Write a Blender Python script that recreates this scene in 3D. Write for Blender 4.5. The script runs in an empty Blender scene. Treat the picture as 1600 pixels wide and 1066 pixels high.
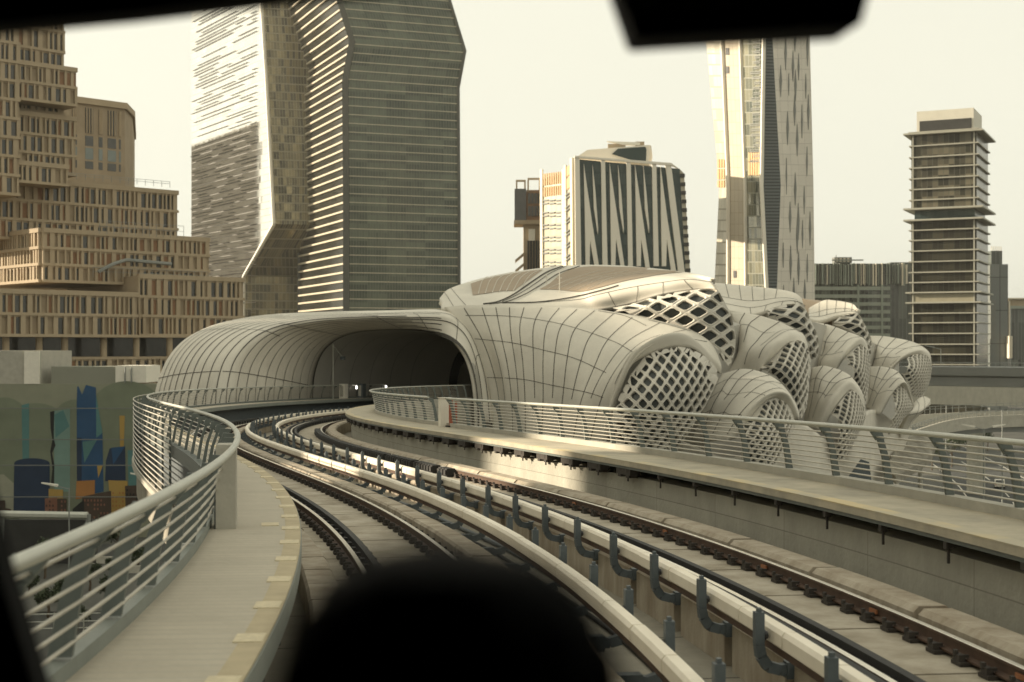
import bpy, bmesh, math, random
import numpy as np
from mathutils import Vector, Matrix
from mathutils.bvhtree import BVHTree
random.seed(7)
SC = bpy.context.scene
COL = SC.collection
R = math.radians
# ---------------------------------------------------------------- camera, world, sun, exposure
ZE = 26.0                       # eye height over the street, metres
FPX, CXP, HOR = 2222.0, 800.0, 545.0
cd = bpy.data.cameras.new('camera')
cam = bpy.data.objects.new('camera', cd); COL.objects.link(cam)
cam.location = (0, 0, ZE); cam.rotation_euler = (R(90), 0, 0)
cd.sensor_width = 36.0; cd.lens = 36.0 * FPX / 1600.0
cd.shift_y = 12.0 / 1600.0
cd.clip_start = 0.02; cd.clip_end = 8000
cd.dof.use_dof = True; cd.dof.focus_distance = 30.0; cd.dof.aperture_fstop = 2.05
SC.camera = cam

SUN_AZ, SUN_EL = 78.0, 17.0     # degrees left of the view direction, degrees up
wd = bpy.data.worlds.new('World'); SC.world = wd; wd.use_nodes = True
nt = wd.node_tree; nt.nodes.clear()
out = nt.nodes.new('ShaderNodeOutputWorld'); bg = nt.nodes.new('ShaderNodeBackground')
sky = nt.nodes.new('ShaderNodeTexSky'); sky.sky_type = 'NISHITA'; sky.sun_disc = False
sky.sun_elevation = R(SUN_EL); sky.sun_rotation = R(-SUN_AZ)
sky.air_density = 1.0; sky.dust_density = 6.0; sky.ozone_density = 0.6; sky.altitude = 600
hs = nt.nodes.new('ShaderNodeHueSaturation'); hs.inputs['Saturation'].default_value = 0.18
tint = nt.nodes.new('ShaderNodeMix'); tint.data_type = 'RGBA'; tint.blend_type = 'MULTIPLY'
tint.inputs[0].default_value = 1.0; tint.inputs[7].default_value = (6.05, 5.95, 5.0, 1)      # dusty air: an even, cream coloured sky
gm = nt.nodes.new('ShaderNodeGamma'); gm.inputs['Gamma'].default_value = 0.17
nt.links.new(sky.outputs[0], hs.inputs['Color']); nt.links.new(hs.outputs[0], gm.inputs[0]); nt.links.new(gm.outputs[0], tint.inputs[6])
nt.links.new(tint.outputs[2], bg.inputs['Color']); bg.inputs['Strength'].default_value = 0.06
nt.links.new(bg.outputs[0], out.inputs['Surface'])
sl = bpy.data.lights.new('sun', 'SUN'); sl.energy = 4.6; sl.angle = R(0.6); sl.color = (1.0, 0.86, 0.66)
sun = bpy.data.objects.new('sun', sl); COL.objects.link(sun)
SDIR = Vector((-math.sin(R(SUN_AZ)) * math.cos(R(SUN_EL)), math.cos(R(SUN_AZ)) * math.cos(R(SUN_EL)), math.sin(R(SUN_EL))))
sun.rotation_euler = SDIR.to_track_quat('Z', 'Y').to_euler()
sun.location = (-200, 200, 300)
SC.view_settings.view_transform = 'Standard'; SC.view_settings.look = 'None'
SC.view_settings.exposure = 1.12; SC.view_settings.gamma = 1.0
SC.cycles.max_bounces = 6; SC.cycles.diffuse_bounces = 3; SC.cycles.glossy_bounces = 3
SC.cycles.transparent_max_bounces = 6

# ---------------------------------------------------------------- helpers
def P(u, v, d):
    "world point seen at photo pixel (u, v), d metres ahead"
    return Vector(((u - CXP) / FPX * d, d, ZE + (HOR - v) / FPX * d))
def X(u, d): return (u - CXP) / FPX * d
def Zv(v, d): return ZE + (HOR - v) / FPX * d

class MB:
    def __init__(s): s.v = []; s.f = []; s.m = []; s.uv = []; s.has_uv = False
    def face(s, pts, m=0, uv=None):
        b = len(s.v); s.v += [tuple(p) for p in pts]; s.f.append(list(range(b, b + len(pts)))); s.m.append(m)
        if uv: s.has_uv = True
        s.uv.append(uv if uv else [(0, 0)] * len(pts))
    def hexa(s, p, m=0):            # p: 4 bottom + 4 top points
        b = len(s.v); s.v += [tuple(q) for q in p]
        for q in ((3, 2, 1, 0), (4, 5, 6, 7), (0, 1, 5, 4), (1, 2, 6, 5), (2, 3, 7, 6), (3, 0, 4, 7)):
            s.f.append([b + i for i in q]); s.m.append(m); s.uv.append([(0, 0)] * 4)
    def box(s, x0, x1, y0, y1, z0, z1, m=0):
        s.hexa([(x0, y0, z0), (x1, y0, z0), (x1, y1, z0), (x0, y1, z0), (x0, y0, z1), (x1, y0, z1), (x1, y1, z1), (x0, y1, z1)], m)
    def obox(s, c, ax, ay, hx, hy, z0, z1, m=0):   # box on plan axes ax, ay (2D unit vectors)
        p = []
        for z in (z0, z1):
            for a, b in ((-1, -1), (1, -1), (1, 1), (-1, 1)):
                p.append((c[0] + ax[0] * hx * a + ay[0] * hy * b, c[1] + ax[1] * hx * a + ay[1] * hy * b, z))
        s.hexa(p, m)
    def prism(s, bot, top, m=0, caps=True):
        n = len(bot); b = len(s.v); s.v += [tuple(q) for q in bot] + [tuple(q) for q in top]
        for i in range(n):
            j = (i + 1) % n; s.f.append([b + i, b + j, b + n + j, b + n + i]); s.m.append(m); s.uv.append([(0, 0)] * 4)
        if caps:
            s.f.append([b + i for i in range(n)][::-1]); s.m.append(m); s.uv.append([(0, 0)] * n)
            s.f.append([b + n + i for i in range(n)]); s.m.append(m); s.uv.append([(0, 0)] * n)
    def tube(s, path, r, n=6, m=0, caps=True):
        path = [Vector(p) for p in path]; b = len(s.v); N = len(path)
        rr = r if hasattr(r, '__len__') else [r] * N
        up0 = Vector((0, 0, 1)); tang = []
        for i in range(N):
            t = path[min(i + 1, N - 1)] - path[max(i - 1, 0)]; tang.append(t.normalized() if t.length > 0 else Vector((0, 0, 1)))
        if abs(tang[0].z) > 0.9: up0 = Vector((1, 0, 0))
        for i in range(N):
            t = tang[i]; a = t.cross(up0)
            a = a.normalized() if a.length > 1e-5 else t.orthogonal().normalized()
            c = a.cross(t).normalized()
            for k in range(n):
                q = 2 * math.pi * (k + .5) / n; s.v.append(tuple(path[i] + (a * math.cos(q) + c * math.sin(q)) * rr[i]))
        for i in range(N - 1):
            for k in range(n):
                l = (k + 1) % n; s.f.append([b + i * n + k, b + i * n + l, b + (i + 1) * n + l, b + (i + 1) * n + k]); s.m.append(m); s.uv.append([(0, 0)] * 4)
        if caps:
            s.f.append([b + k for k in range(n)]); s.m.append(m); s.uv.append([(0, 0)] * n)
            s.f.append([b + (N - 1) * n + k for k in range(n)][::-1]); s.m.append(m); s.uv.append([(0, 0)] * n)
    def grid(s, G, m=0, uv=None, flip=False):   # G[i][j] points
        n, k = len(G), len(G[0]); b = len(s.v)
        for row in G: s.v += [tuple(p) for p in row]
        for i in range(n - 1):
            for j in range(k - 1):
                q = [b + i * k + j, b + (i + 1) * k + j, b + (i + 1) * k + j + 1, b + i * k + j + 1]
                if flip: q = q[::-1]
                s.f.append(q); s.m.append(m)
                if uv:
                    s.has_uv = True; w = [uv[i][j], uv[i + 1][j], uv[i + 1][j + 1], uv[i][j + 1]]
                    s.uv.append(w[::-1] if flip else w)
                else: s.uv.append([(0, 0)] * 4)
    def build(s, name, mats, parent=None, smooth=False, solid=0.0, recalc=False, weld=False):
        me = bpy.data.meshes.new(name); me.from_pydata(s.v, [], s.f)
        if not isinstance(mats, (list, tuple)): mats = [mats]
        for m in mats: me.materials.append(m)
        me.polygons.foreach_set('material_index', s.m)
        if s.has_uv:
            l = me.uv_layers.new(name='UVMap'); flat = [c for f in s.uv for p in f for c in p]
            l.data.foreach_set('uv', flat)
        if smooth: me.polygons.foreach_set('use_smooth', [True] * len(me.polygons))
        me.update()
        if recalc or weld:
            bm = bmesh.new(); bm.from_mesh(me)
            if weld: bmesh.ops.remove_doubles(bm, verts=bm.verts, dist=1e-4)
            if recalc: bmesh.ops.recalc_face_normals(bm, faces=bm.faces)
            bm.to_mesh(me); bm.free()
        o = bpy.data.objects.new(name, me); COL.objects.link(o)
        if parent:
            o.parent = parent
            o.location = -parent.location
        if solid:
            md = o.modifiers.new('shell', 'SOLIDIFY'); md.thickness = solid; md.offset = -1
        return o

def thing(name, label, cat, loc=(0, 0, 0), group=None, kind=None):
    o = bpy.data.objects.new(name, None); COL.objects.link(o); o.location = loc
    o['label'] = label; o['category'] = cat
    if group: o['group'] = group
    if kind: o['kind'] = kind
    return o
def tag(o, label=None, cat=None, group=None, kind=None):
    if label: o['label'] = label
    if cat: o['category'] = cat
    if group: o['group'] = group
    if kind: o['kind'] = kind
    return o
def dup(root, loc=None, label=None, rotz=None):
    r = root.copy(); COL.objects.link(r)
    if loc is not None: r.location = loc
    if rotz is not None: r.rotation_euler = (0, 0, rotz)
    if label: r['label'] = label
    for ch in list(root.children):
        c = ch.copy(); COL.objects.link(c); c.parent = r
        for g in ch.children:
            e = g.copy(); COL.objects.link(e); e.parent = c
    return r

# ---------------------------------------------------------------- materials
MATS = {}
def nodes(name):
    m = bpy.data.materials.new(name); m.use_nodes = True; MATS[name] = m
    t = m.node_tree; return m, t, t.nodes['Principled BSDF']
def mat(name, col, rough=.75, var=.12, scale=1.5, bump=0.0, metal=0.0, spec=.4, streak=0.0, bscale=None, grime=None):
    "plain surface with two scales of procedural mottling"
    m, t, b = nodes(name); N = t.nodes; L = t.links
    b.inputs['Roughness'].default_value = rough; b.inputs['Metallic'].default_value = metal
    b.inputs['Specular IOR Level'].default_value = spec
    tc = N.new('ShaderNodeTexCoord')
    n1 = N.new('ShaderNodeTexNoise'); n1.inputs['Scale'].default_value = scale; n1.inputs['Detail'].default_value = 6; n1.inputs['Roughness'].default_value = .65
    if streak:
        mp = N.new('ShaderNodeMapping'); mp.inputs['Scale'].default_value = (1, 1, streak); L.new(tc.outputs['Object'], mp.inputs[0]); L.new(mp.outputs[0], n1.inputs['Vector'])
    else: L.new(tc.outputs['Object'], n1.inputs['Vector'])
    cr = N.new('ShaderNodeValToRGB'); cr.color_ramp.elements[0].position = .3; cr.color_ramp.elements[1].position = .7
    g = grime or col
    cr.color_ramp.elements[0].color = (g[0] * (1 - var), g[1] * (1 - var), g[2] * (1 - var), 1)
    cr.color_ramp.elements[1].color = (min(col[0] * (1 + var), 1), min(col[1] * (1 + var), 1), min(col[2] * (1 + var), 1), 1)
    L.new(n1.outputs['Fac'], cr.inputs[0]); L.new(cr.outputs[0], b.inputs['Base Color'])
    if bump:
        n2 = N.new('ShaderNodeTexNoise'); n2.inputs['Scale'].default_value = bscale or scale * 12; n2.inputs['Detail'].default_value = 4
        L.new(tc.outputs['Object'], n2.inputs['Vector'])
        bp = N.new('ShaderNodeBump'); bp.inputs['Strength'].default_value = bump; bp.inputs['Distance'].default_value = .02
        L.new(n2.outputs['Fac'], bp.inputs['Height']); L.new(bp.outputs[0], b.inputs['Normal'])
    return m
def mth(t, op, a, b=None, c=None):
    n = t.nodes.new('ShaderNodeMath'); n.operation = op
    for i, x in enumerate((a, b, c)):
        if x is None: continue
        if isinstance(x, (int, float)): n.inputs[i].default_value = x
        else: t.links.new(x, n.inputs[i])
    return n.outputs[0]
def mix(t, fac, a, b):
    n = t.nodes.new('ShaderNodeMix'); n.data_type = 'RGBA'
    for i, x in ((0, fac), (6, a), (7, b)):
        if isinstance(x, (int, float)): n.inputs[i].default_value = x
        elif isinstance(x, tuple): n.inputs[i].default_value = (*x, 1)
        else: t.links.new(x, n.inputs[i])
    return n.outputs[2]
def glass(name, c1, c2, pw, ph, mull=None, mw=.08, mh=.0, rough=.08, metal=0.0, ior=1.6, run=1.0, bias=1.0, tilt=.004, grad=None):
    "curtain wall: panes pw x ph metres on UV metres, each pane its own tone and a slight tilt; thin frames between"
    m, t, b = nodes(name); N = t.nodes; L = t.links
    uv = N.new('ShaderNodeUVMap'); sp = N.new('ShaderNodeSeparateXYZ'); L.new(uv.outputs[0], sp.inputs[0])
    us = mth(t, 'DIVIDE', sp.outputs[0], pw); vs = mth(t, 'DIVIDE', sp.outputs[1], ph)
    fu, fv = mth(t, 'FLOOR', us), mth(t, 'FLOOR', vs)
    cv = N.new('ShaderNodeCombineXYZ'); L.new(mth(t, 'FLOOR', mth(t, 'DIVIDE', us, run)), cv.inputs[0]); L.new(fv, cv.inputs[1])
    wn = N.new('ShaderNodeTexWhiteNoise'); wn.noise_dimensions = '2D'; L.new(cv.outputs[0], wn.inputs['Vector'])
    cv2 = N.new('ShaderNodeCombineXYZ'); L.new(fu, cv2.inputs[0]); L.new(fv, cv2.inputs[1])
    w2 = N.new('ShaderNodeTexWhiteNoise'); w2.noise_dimensions = '2D'; L.new(cv2.outputs[0], w2.inputs['Vector'])
    f = mth(t, 'ADD', mth(t, 'MULTIPLY', mth(t, 'POWER', wn.outputs['Value'], bias), .7), mth(t, 'MULTIPLY', w2.outputs['Value'], .3))
    col = mix(t, f, c1, c2)
    if mull:
        e = mth(t, 'LESS_THAN', mth(t, 'FRACT', us), mw / pw)
        if mh: e = mth(t, 'MAXIMUM', e, mth(t, 'LESS_THAN', mth(t, 'FRACT', vs), mh / ph))
        col = mix(t, e, col, mull)
        L.new(mth(t, 'MULTIPLY_ADD', e, .5, rough), b.inputs['Roughness'])
        if metal: L.new(mth(t, 'MULTIPLY_ADD', e, -metal, metal), b.inputs['Metallic'])
    else:
        b.inputs['Roughness'].default_value = rough; b.inputs['Metallic'].default_value = metal
    L.new(col, b.inputs['Base Color']); b.inputs['IOR'].default_value = ior
    g = N.new('ShaderNodeNewGeometry'); vm = N.new('ShaderNodeVectorMath'); vm.operation = 'MULTIPLY_ADD'
    L.new(w2.outputs['Color'], vm.inputs[0]); vm.inputs[1].default_value = (tilt * 2,) * 3; vm.inputs[2].default_value = (-tilt,) * 3
    va = N.new('ShaderNodeVectorMath'); va.operation = 'ADD'; L.new(g.outputs['Normal'], va.inputs[0]); L.new(vm.outputs[0], va.inputs[1])
    vn = N.new('ShaderNodeVectorMath'); vn.operation = 'NORMALIZE'; L.new(va.outputs[0], vn.inputs[0]); L.new(vn.outputs[0], b.inputs['Normal'])
    return m
def joints(name, col, jw, jh, jt=.03, var=.12, rough=.85, dark=(.08, .075, .065), bump=.2, off=.0, scale=.6, streak=.25, vary=.12):
    "cast or clad surface on UV metres with fine joints every jw x jh metres"
    m, t, b = nodes(name); N = t.nodes; L = t.links
    b.inputs['Roughness'].default_value = rough; b.inputs['Specular IOR Level'].default_value = .3
    uv = N.new('ShaderNodeUVMap'); sp = N.new('ShaderNodeSeparateXYZ'); L.new(uv.outputs[0], sp.inputs[0])
    us = mth(t, 'ADD', mth(t, 'DIVIDE', sp.outputs[0], jw), .5); vs = mth(t, 'ADD', mth(t, 'DIVIDE', mth(t, 'ADD', sp.outputs[1], off), jh), .5)
    cv = N.new('ShaderNodeCombineXYZ'); L.new(mth(t, 'FLOOR', us), cv.inputs[0]); L.new(mth(t, 'FLOOR', vs), cv.inputs[1])
    wn = N.new('ShaderNodeTexWhiteNoise'); wn.noise_dimensions = '2D'; L.new(cv.outputs[0], wn.inputs['Vector'])
    tc = N.new('ShaderNodeTexCoord'); mp = N.new('ShaderNodeMapping'); mp.inputs['Scale'].default_value = (1, 1, streak); L.new(tc.outputs['Object'], mp.inputs[0])
    n1 = N.new('ShaderNodeTexNoise'); n1.inputs['Scale'].default_value = scale; n1.inputs['Detail'].default_value = 7; n1.inputs['Roughness'].default_value = .7
    L.new(mp.outputs[0], n1.inputs['Vector'])
    k = mth(t, 'ADD', mth(t, 'MULTIPLY_ADD', n1.outputs['Fac'], var * 3, 1 - var * 1.5), mth(t, 'MULTIPLY_ADD', wn.outputs['Value'], vary, -vary / 2))
    vm = N.new('ShaderNodeVectorMath'); vm.operation = 'SCALE'; vm.inputs[0].default_value = col; L.new(k, vm.inputs['Scale'])
    e = mth(t, 'MAXIMUM', mth(t, 'LESS_THAN', mth(t, 'FRACT', us), jt / jw), mth(t, 'LESS_THAN', mth(t, 'FRACT', vs), jt / jh))
    L.new(mix(t, e, vm.outputs[0], dark), b.inputs['Base Color'])
    n2 = N.new('ShaderNodeTexNoise'); n2.inputs['Scale'].default_value = 9; L.new(tc.outputs['Object'], n2.inputs['Vector'])
    bp = N.new('ShaderNodeBump'); bp.inputs['Strength'].default_value = bump; bp.inputs['Distance'].default_value = .03
    L.new(mth(t, 'SUBTRACT', n2.outputs['Fac'], e), bp.inputs['Height']); L.new(bp.outputs[0], b.inputs['Normal'])
    return m

M_panel = mat('pale_glass_fibre_concrete', (.64, .60, .51), .7, .07, .35, .06, bscale=6, grime=(.61, .57, .485))
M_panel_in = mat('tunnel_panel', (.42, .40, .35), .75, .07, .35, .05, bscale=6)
M_seam = mat('panel_seam', (.07, .065, .055), .9, .05)
M_lat = mat('lattice_concrete', (.60, .565, .49), .75, .06, .5, .05)
M_latglass = mat('lattice_glazing', (.05, .055, .053), .35, .2, .3, spec=.25)
M_brown = mat('roof_louvre_bronze', (.33, .255, .175), .6, .06, .8)
M_conc = joints('wall_concrete', (.38, .365, .305), 3.1, .46, .018, .22, bump=.5, scale=1.3, streak=.5, dark=(.24, .23, .19), vary=.10)
M_slab = mat('slab_concrete', (.41, .365, .29), .9, .12, 1.4, .4, grime=(.28, .235, .165))
M_plinth = mat('plinth_concrete', (.42, .37, .29), .88, .12, 2.4, .35, grime=(.31, .25, .175), streak=.3)
M_floor = mat('trough_concrete', (.28, .26, .21), .9, .2, 1.2, .5, grime=(.17, .155, .12))
M_deck = joints('walkway_deck', (.45, .405, .32), .20, 2.2, .04, .13, dark=(.41, .375, .305), bump=.3, scale=1.1, streak=1, vary=.05)
M_deckR = mat('dusty_walkway_deck', (.44, .39, .29), .88, .16, 1.0, .25, grime=(.36, .33, .26), bscale=60)
M_yellow = mat('faded_yellow_edge', (.43, .36, .235), .85, .12, 3, .1)
M_pad = mat('marker_plate', (.60, .52, .355), .8, .15, 14, .25)
M_rail = mat('rusty_rail_steel', (.085, .05, .032), .7, .25, 4, .2, metal=.2)
M_railtop = mat('polished_rail_head', (.75, .70, .60), .34, .1, 6, metal=1.0)
M_black = mat('black_rubber', (.018, .017, .015), .7, .2, 6, .2)
M_clip = mat('rail_clip_iron', (.04, .033, .026), .8, .3, 8, .2)
M_cover = mat('white_conductor_cover', (.80, .73, .60), .5, .05, 1.2, .04, grime=(.76, .68, .54))
M_brk = mat('grey_bracket', (.085, .10, .105), .55, .15, 5, .1)
M_insul = mat('insulator', (.05, .05, .05), .35, .1, 8)
M_rod = mat('galvanised_rod', (.50, .47, .40), .4, .08, 3, metal=.55)
M_hand = mat('handrail_steel', (.47, .47, .41), .45, .07, 2, metal=.35)
M_post = mat('painted_rail_post', (.115, .13, .118), .55, .12, 4, .05)
M_kerb = mat('kerb_concrete', (.39, .37, .31), .85, .12, 1.5, .2)
M_rust = mat('red_oxide_pipe', (.33, .10, .055), .6, .2, 5)
M_white = mat('white_paint', (.72, .68, .58), .6, .06, 2)
M_trough = joints('trough_floor', (.30, .275, .22), 2.4, 60, .05, .26, .9, (.10, .09, .07), .5, scale=1.4, streak=1, vary=.12)
M_kerbs = mat('steel_kerb', (.20, .215, .19), .6, .12, 2, .1)
# ---------------------------------------------------------------- alignment of the line: an S bend, falling 1.7 %
_K = [-0.01515, -0.01033, -0.01077, -0.00845, -0.00121, 0.00328, 0.00824, 0.0114, 0.01169, 0.01151, 0.01202, 0.0127, 0.01337]
_S = np.linspace(0, 160, 1601); _k = np.interp(_S, np.arange(13) * 10., _K)
_th = 0.059776 + np.concatenate([[0], np.cumsum((_k[1:] + _k[:-1]) / 2 * .1)])
_x = 0.679 + np.concatenate([[0], np.cumsum((np.sin(_th[1:]) + np.sin(_th[:-1])) / 2 * .1)])
_y = np.concatenate([[0], np.cumsum((np.cos(_th[1:]) + np.cos(_th[:-1])) / 2 * .1)])
def frame(s):
    if s < 0:
        th = _th[0] + _K[0] * s; r = 1 / _K[0]
        x = _x[0] + (math.cos(_th[0]) - math.cos(th)) * r; y = (math.sin(th) - math.sin(_th[0])) * r
        return x, y, th
    i = min(s * 10, 1599.999); a = int(i); f = i - a
    return _x[a] * (1 - f) + _x[a + 1] * f, _y[a] * (1 - f) + _y[a + 1] * f, _th[a] * (1 - f) + _th[a + 1] * f
H0 = 2.78; GRADE = (583.2 - 545.0) / FPX
def T(s, o, h=0.0):
    "point on the line: s along, o to the right of the near track's right rail, h above rail head"
    x, y, th = frame(s); X_ = x + o * math.cos(th); Y_ = y - o * math.sin(th)
    return Vector((X_, Y_, ZE - H0 - GRADE * Y_ + h))
def along(s): _, _, th = frame(s); return Vector((math.sin(th), math.cos(th), -GRADE * math.cos(th)))
def across(s): _, _, th = frame(s); return Vector((math.cos(th), -math.sin(th), 0))
def srange(a, b, ds):
    n = max(1, int(round((b - a) / ds))); return [a + (b - a) * i / n for i in range(n + 1)]
def sweep(mb, prof, s0, s1, ds=1.0, m=0, caps=True, closed=True):
    "extrude a closed (o, h) profile along the line; UV in metres"
    ss = srange(s0, s1, ds); pr = list(prof) + ([prof[0]] if closed else [])
    per = [0.0]
    for i in range(1, len(pr)): per.append(per[-1] + math.hypot(pr[i][0] - pr[i - 1][0], pr[i][1] - pr[i - 1][1]))
    G = [[T(s, o, h) for (o, h) in pr] for s in ss]
    uv = [[(s, per[j]) for j in range(len(pr))] for s in ss]
    mb.grid(G, m, uv, flip=True)
    if caps and closed:
        mb.face([T(s0, o, h) for o, h in prof], m); mb.face([T(s1, o, h) for o, h in prof][::-1], m)
def rect(o0, o1, h0, h1): return [(o0, h0), (o0, h1), (o1, h1), (o1, h0)]
def cham(o0, o1, h0, h1, c): return [(o0, h0), (o0, h1 - c), (o0 + c, h1), (o1 - c, h1), (o1, h1 - c), (o1, h0)]
def tbox(mb, s, L, o0, o1, h0, h1, m=0):
    a, b = s - L / 2, s + L / 2
    mb.hexa([T(a, o0, h0), T(a, o1, h0), T(b, o1, h0), T(b, o0, h0), T(a, o0, h1), T(a, o1, h1), T(b, o1, h1), T(b, o0, h1)], m)

# viaduct deck (trough) carrying both tracks
mb = MB(); sweep(mb, [(-3.62, -1.9), (-3.62, -.62), (7.5, -.62), (7.5, -1.9)], -14, 150, 1.5)
via = tag(mb.build('viaduct_deck', M_trough, recalc=True), 'grey concrete viaduct deck carrying both curving metro tracks', 'viaduct', kind='structure')

RAIL = [(-.075, -.17), (-.075, -.15), (-.012, -.13), (-.012, -.045), (-.036, -.035), (-.036, -.004), (-.03, 0), (.03, 0), (.036, -.004), (.036, -.035), (.012, -.045), (.012, -.13), (.075, -.15), (.075, -.17)]
def rail(o, s0, s1, parent, name='rail'):
    mb = MB(); ds = .8
    ss = srange(s0, s1, ds); pr = RAIL + [RAIL[0]]
    for i in range(len(pr) - 1):
        G = [[T(s, o + pr[i][0], pr[i][1]), T(s, o + pr[i + 1][0], pr[i + 1][1])] for s in ss]
        mb.grid(G, 1 if i in (5, 6, 7) else 0, flip=True)
    return mb.build(name, [M_rail, M_railtop], parent)
def guard(o, s0, s1, parent):
    mb = MB(); sweep(mb, [(o - .05, -.16), (o - .05, .03), (o + .05, .03), (o + .05, -.16)], s0, s1, .8)
    for s in srange(s0, s1, .7): tbox(mb, s, .18, o - .12, o + .13, -.2, -.05)
    return mb.build('guard_rail', M_black, parent)
def fastener_mb(s, o, sd):
    mb = MB()
    tbox(mb, s, .22, o - .17, o + .17, -.21, -.17)
    for q in (-1, 1):
        tbox(mb, s, .13, o + q * .13 - .035, o + q * .13 + .035, -.172, -.10)
        tbox(mb, s + .03, .05, o + q * .155 - .02, o + q * .155 + .02, -.11, -.06)
        tbox(mb, s - .04, .04, o + q * .10 - .05, o + q * .10 + .05, -.13, -.10)
    return mb
def make_track(label, oL, oR, gside, s0, s1):
    t = thing('railway_track', label, 'railway track', T(s0 + 8, (oL + oR) / 2, -.5))
    rail(oL, s0, s1, t); rail(oR, s0, s1, t)
    guard(oL + gside, s0, s1, t)
    if gside < 0: guard(oL + .19, s0, s1, t)
    # slab panels
    s = s0; n = 0; rest = MB()
    while s < s1 - 1:
        L = 2.35; mb = MB(); sweep(mb, cham(oL - .42, oR + .22, -.60, -.215, .02), s, s + L, 1.2)
        mb.build('track_slab', M_slab, t); s += L + .07
    cand = [(q, o) for q in srange(5.5, 40, .62) for o in (oR, oL)]
    for q, o in cand[:100]: fastener_mb(q, o, 1).build('fastener', M_clip, t)
    for q, o in cand[100:] + [(q, o) for q in srange(40.6, 75, .62) for o in (oR, oL)]:
        w = fastener_mb(q, o, 1); b = len(rest.v); rest.v += w.v; rest.f += [[i + b for i in f] for f in w.f]; rest.m += w.m; rest.uv += w.uv
    ro = rest.build('fastener_rows', M_clip, t); ro['kind'] = 'stuff'
    return t
trackL = make_track('near metro track passing under the camera, left of the white conductor rails', -1.45, 0.0, .21, -8, 140)
trackR = make_track('far metro track between the conductor rails and the tall concrete side wall', 3.06, 4.51, -.17, -8, 140)
# rail dampers: black ribbed blocks along the bend of the far track
mb = MB()
for s in srange(40.5, 72, .32):
    if 41.4 < s < 41.9 or 44.2 < s < 44.5 or 48 < s < 48.3: continue
    tbox(mb, s, .25, 4.51 - .30, 4.51 - .045, -.2, .03)
    tbox(mb, s, .20, 4.51 - .34, 4.51 - .30, -.16, -.01)
mb.build('rail_damper_row', M_black, trackR)['kind'] = 'stuff'
# orange kilometre tags on the rail web
for s in (13.0, 16.6, 20.4, 25.0, 30.5):
    mb = MB(); tbox(mb, s, .2, 4.51 - .045, 4.51 - .022, -.115, -.065); mb.build('rail_tag', mat('rail_tag_orange%d' % int(s), (.30, .12, .05), .8), trackR)

# concrete blocks beside the rails
def blocks(name, label, o0, o1, h0, h1, s0, s1, L, gap, group, c=.04, material=None):
    t = thing(name, label, 'concrete plinth', T(s0, (o0 + o1) / 2, h0), group)
    s = s0
    while s < s1:
        mb = MB(); j = random.uniform(-.008, .008)
        sweep(mb, cham(o0 + j, o1 + j, h0, h1 + random.uniform(-.008, .008), c), s, s + L - gap, .8)
        mb.build('plinth', material or M_plinth, t); s += L
    return t
blocks('plinth_row', 'row of low concrete blocks between the near track and the nearer white conductor rail', .30, .70, -.60, -.02, 3, 120, 1.45, .06, 'concrete plinth rows')
blocks('plinth_row', 'row of tall concrete blocks carrying the J-shaped brackets of the farther conductor rail', 2.50, 2.80, -.62, -.06, 3, 120, 2.2, .30, 'concrete plinth rows')
blocks('plinth_row', 'row of concrete blocks between the left walkway and the left rail of the near track', -2.26, -1.80, -.60, -.16, 3, 80, 1.45, .05, 'concrete plinth rows')
blocks('plinth_row', 'row of long rounded coping blocks between the far track and the side wall', 4.80, 5.28, -.60, .02, 3, 120, 3.3, .12, 'concrete plinth rows', .07)

# conductor rails: pale cover segments on J brackets
def bracket_mb(s, o, side):
    "J bracket: upright beside the cover, hooking under it to the plinth; side=+1 hooks to the right"
    mb = MB(); w = .055
    pts = [(-.19, .42), (-.19, .10), (-.17, -.02), (-.10, -.12), (.02, -.155), (.16, -.15)]
    wid = [.09, .09, .10, .11, .105, .12]
    for i in range(len(pts) - 1):
        a, b = pts[i], pts[i + 1]; dx, dy = b[0] - a[0], b[1] - a[1]; l = math.hypot(dx, dy); nx, ny = -dy / l, dx / l
        q = []
        for (p, k) in ((a, wid[i]), (b, wid[i + 1])):
            for sg in (-1, 1): q.append((p[0] + nx * k / 2 * sg, p[1] + ny * k / 2 * sg))
        lo = [T(s - w, o + side * p[0], p[1]) for p in (q[0], q[1], q[3], q[2])]
        hi = [T(s + w, o + side * p[0], p[1]) for p in (q[0], q[1], q[3], q[2])]
        mb.hexa(lo + hi)
    tbox(mb, s, .15, o + side * .20 - .12, o + side * .20 + .12, -.24, -.075)
    tbox(mb, s, .06, o - side * .19 - .02, o - side * .19 + .02, .42, .46)
    return mb
def conductor(label, o, side, step, s0, s1):
    t = thing('conductor_rail', label, 'conductor rail', T(s0 + 4, o, -.2))
    h = .29
    prof = [(o - .05, h - .19), (o - .085, h - .16), (o - .085, h - .04), (o - .055, h), (o + .055, h), (o + .085, h - .04), (o + .085, h - .16), (o + .05, h - .19)]
    s = s0
    while s < s1:
        mb = MB(); j_ = random.uniform(-.005, .005); sweep(mb, [(a + j_, b + random.uniform(-.002, .002)) for a, b in prof], s, s + 1.475, .5); mb.build('cover', M_cover, t); s += 1.5
    mb = MB(); sweep(mb, rect(o - .035, o + .035, h - .27, h - .19), s0, s1, .8); mb.build('conductor_bar', M_rail, t)
    for s in srange(s0 + .6, s1 - .5, step)[:95]:
        b = bracket_mb(s, o, side).build('bracket', M_brk, t)
        im = MB(); c = T(s, o - side * .09, h - .1); ax = across(s) * side
        for k in range(4): im.tube([c - ax * (.09 - k * .022), c - ax * (.078 - k * .022)], .055 if k % 2 == 0 else .04, 10)
        i_ = im.build('insulator', M_insul, b); i_.location = (0, 0, 0)
    return t
conductor('nearer pale conductor rail cover curving off behind the dark head', 1.01, -1, 1.95, 5, 118)
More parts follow.
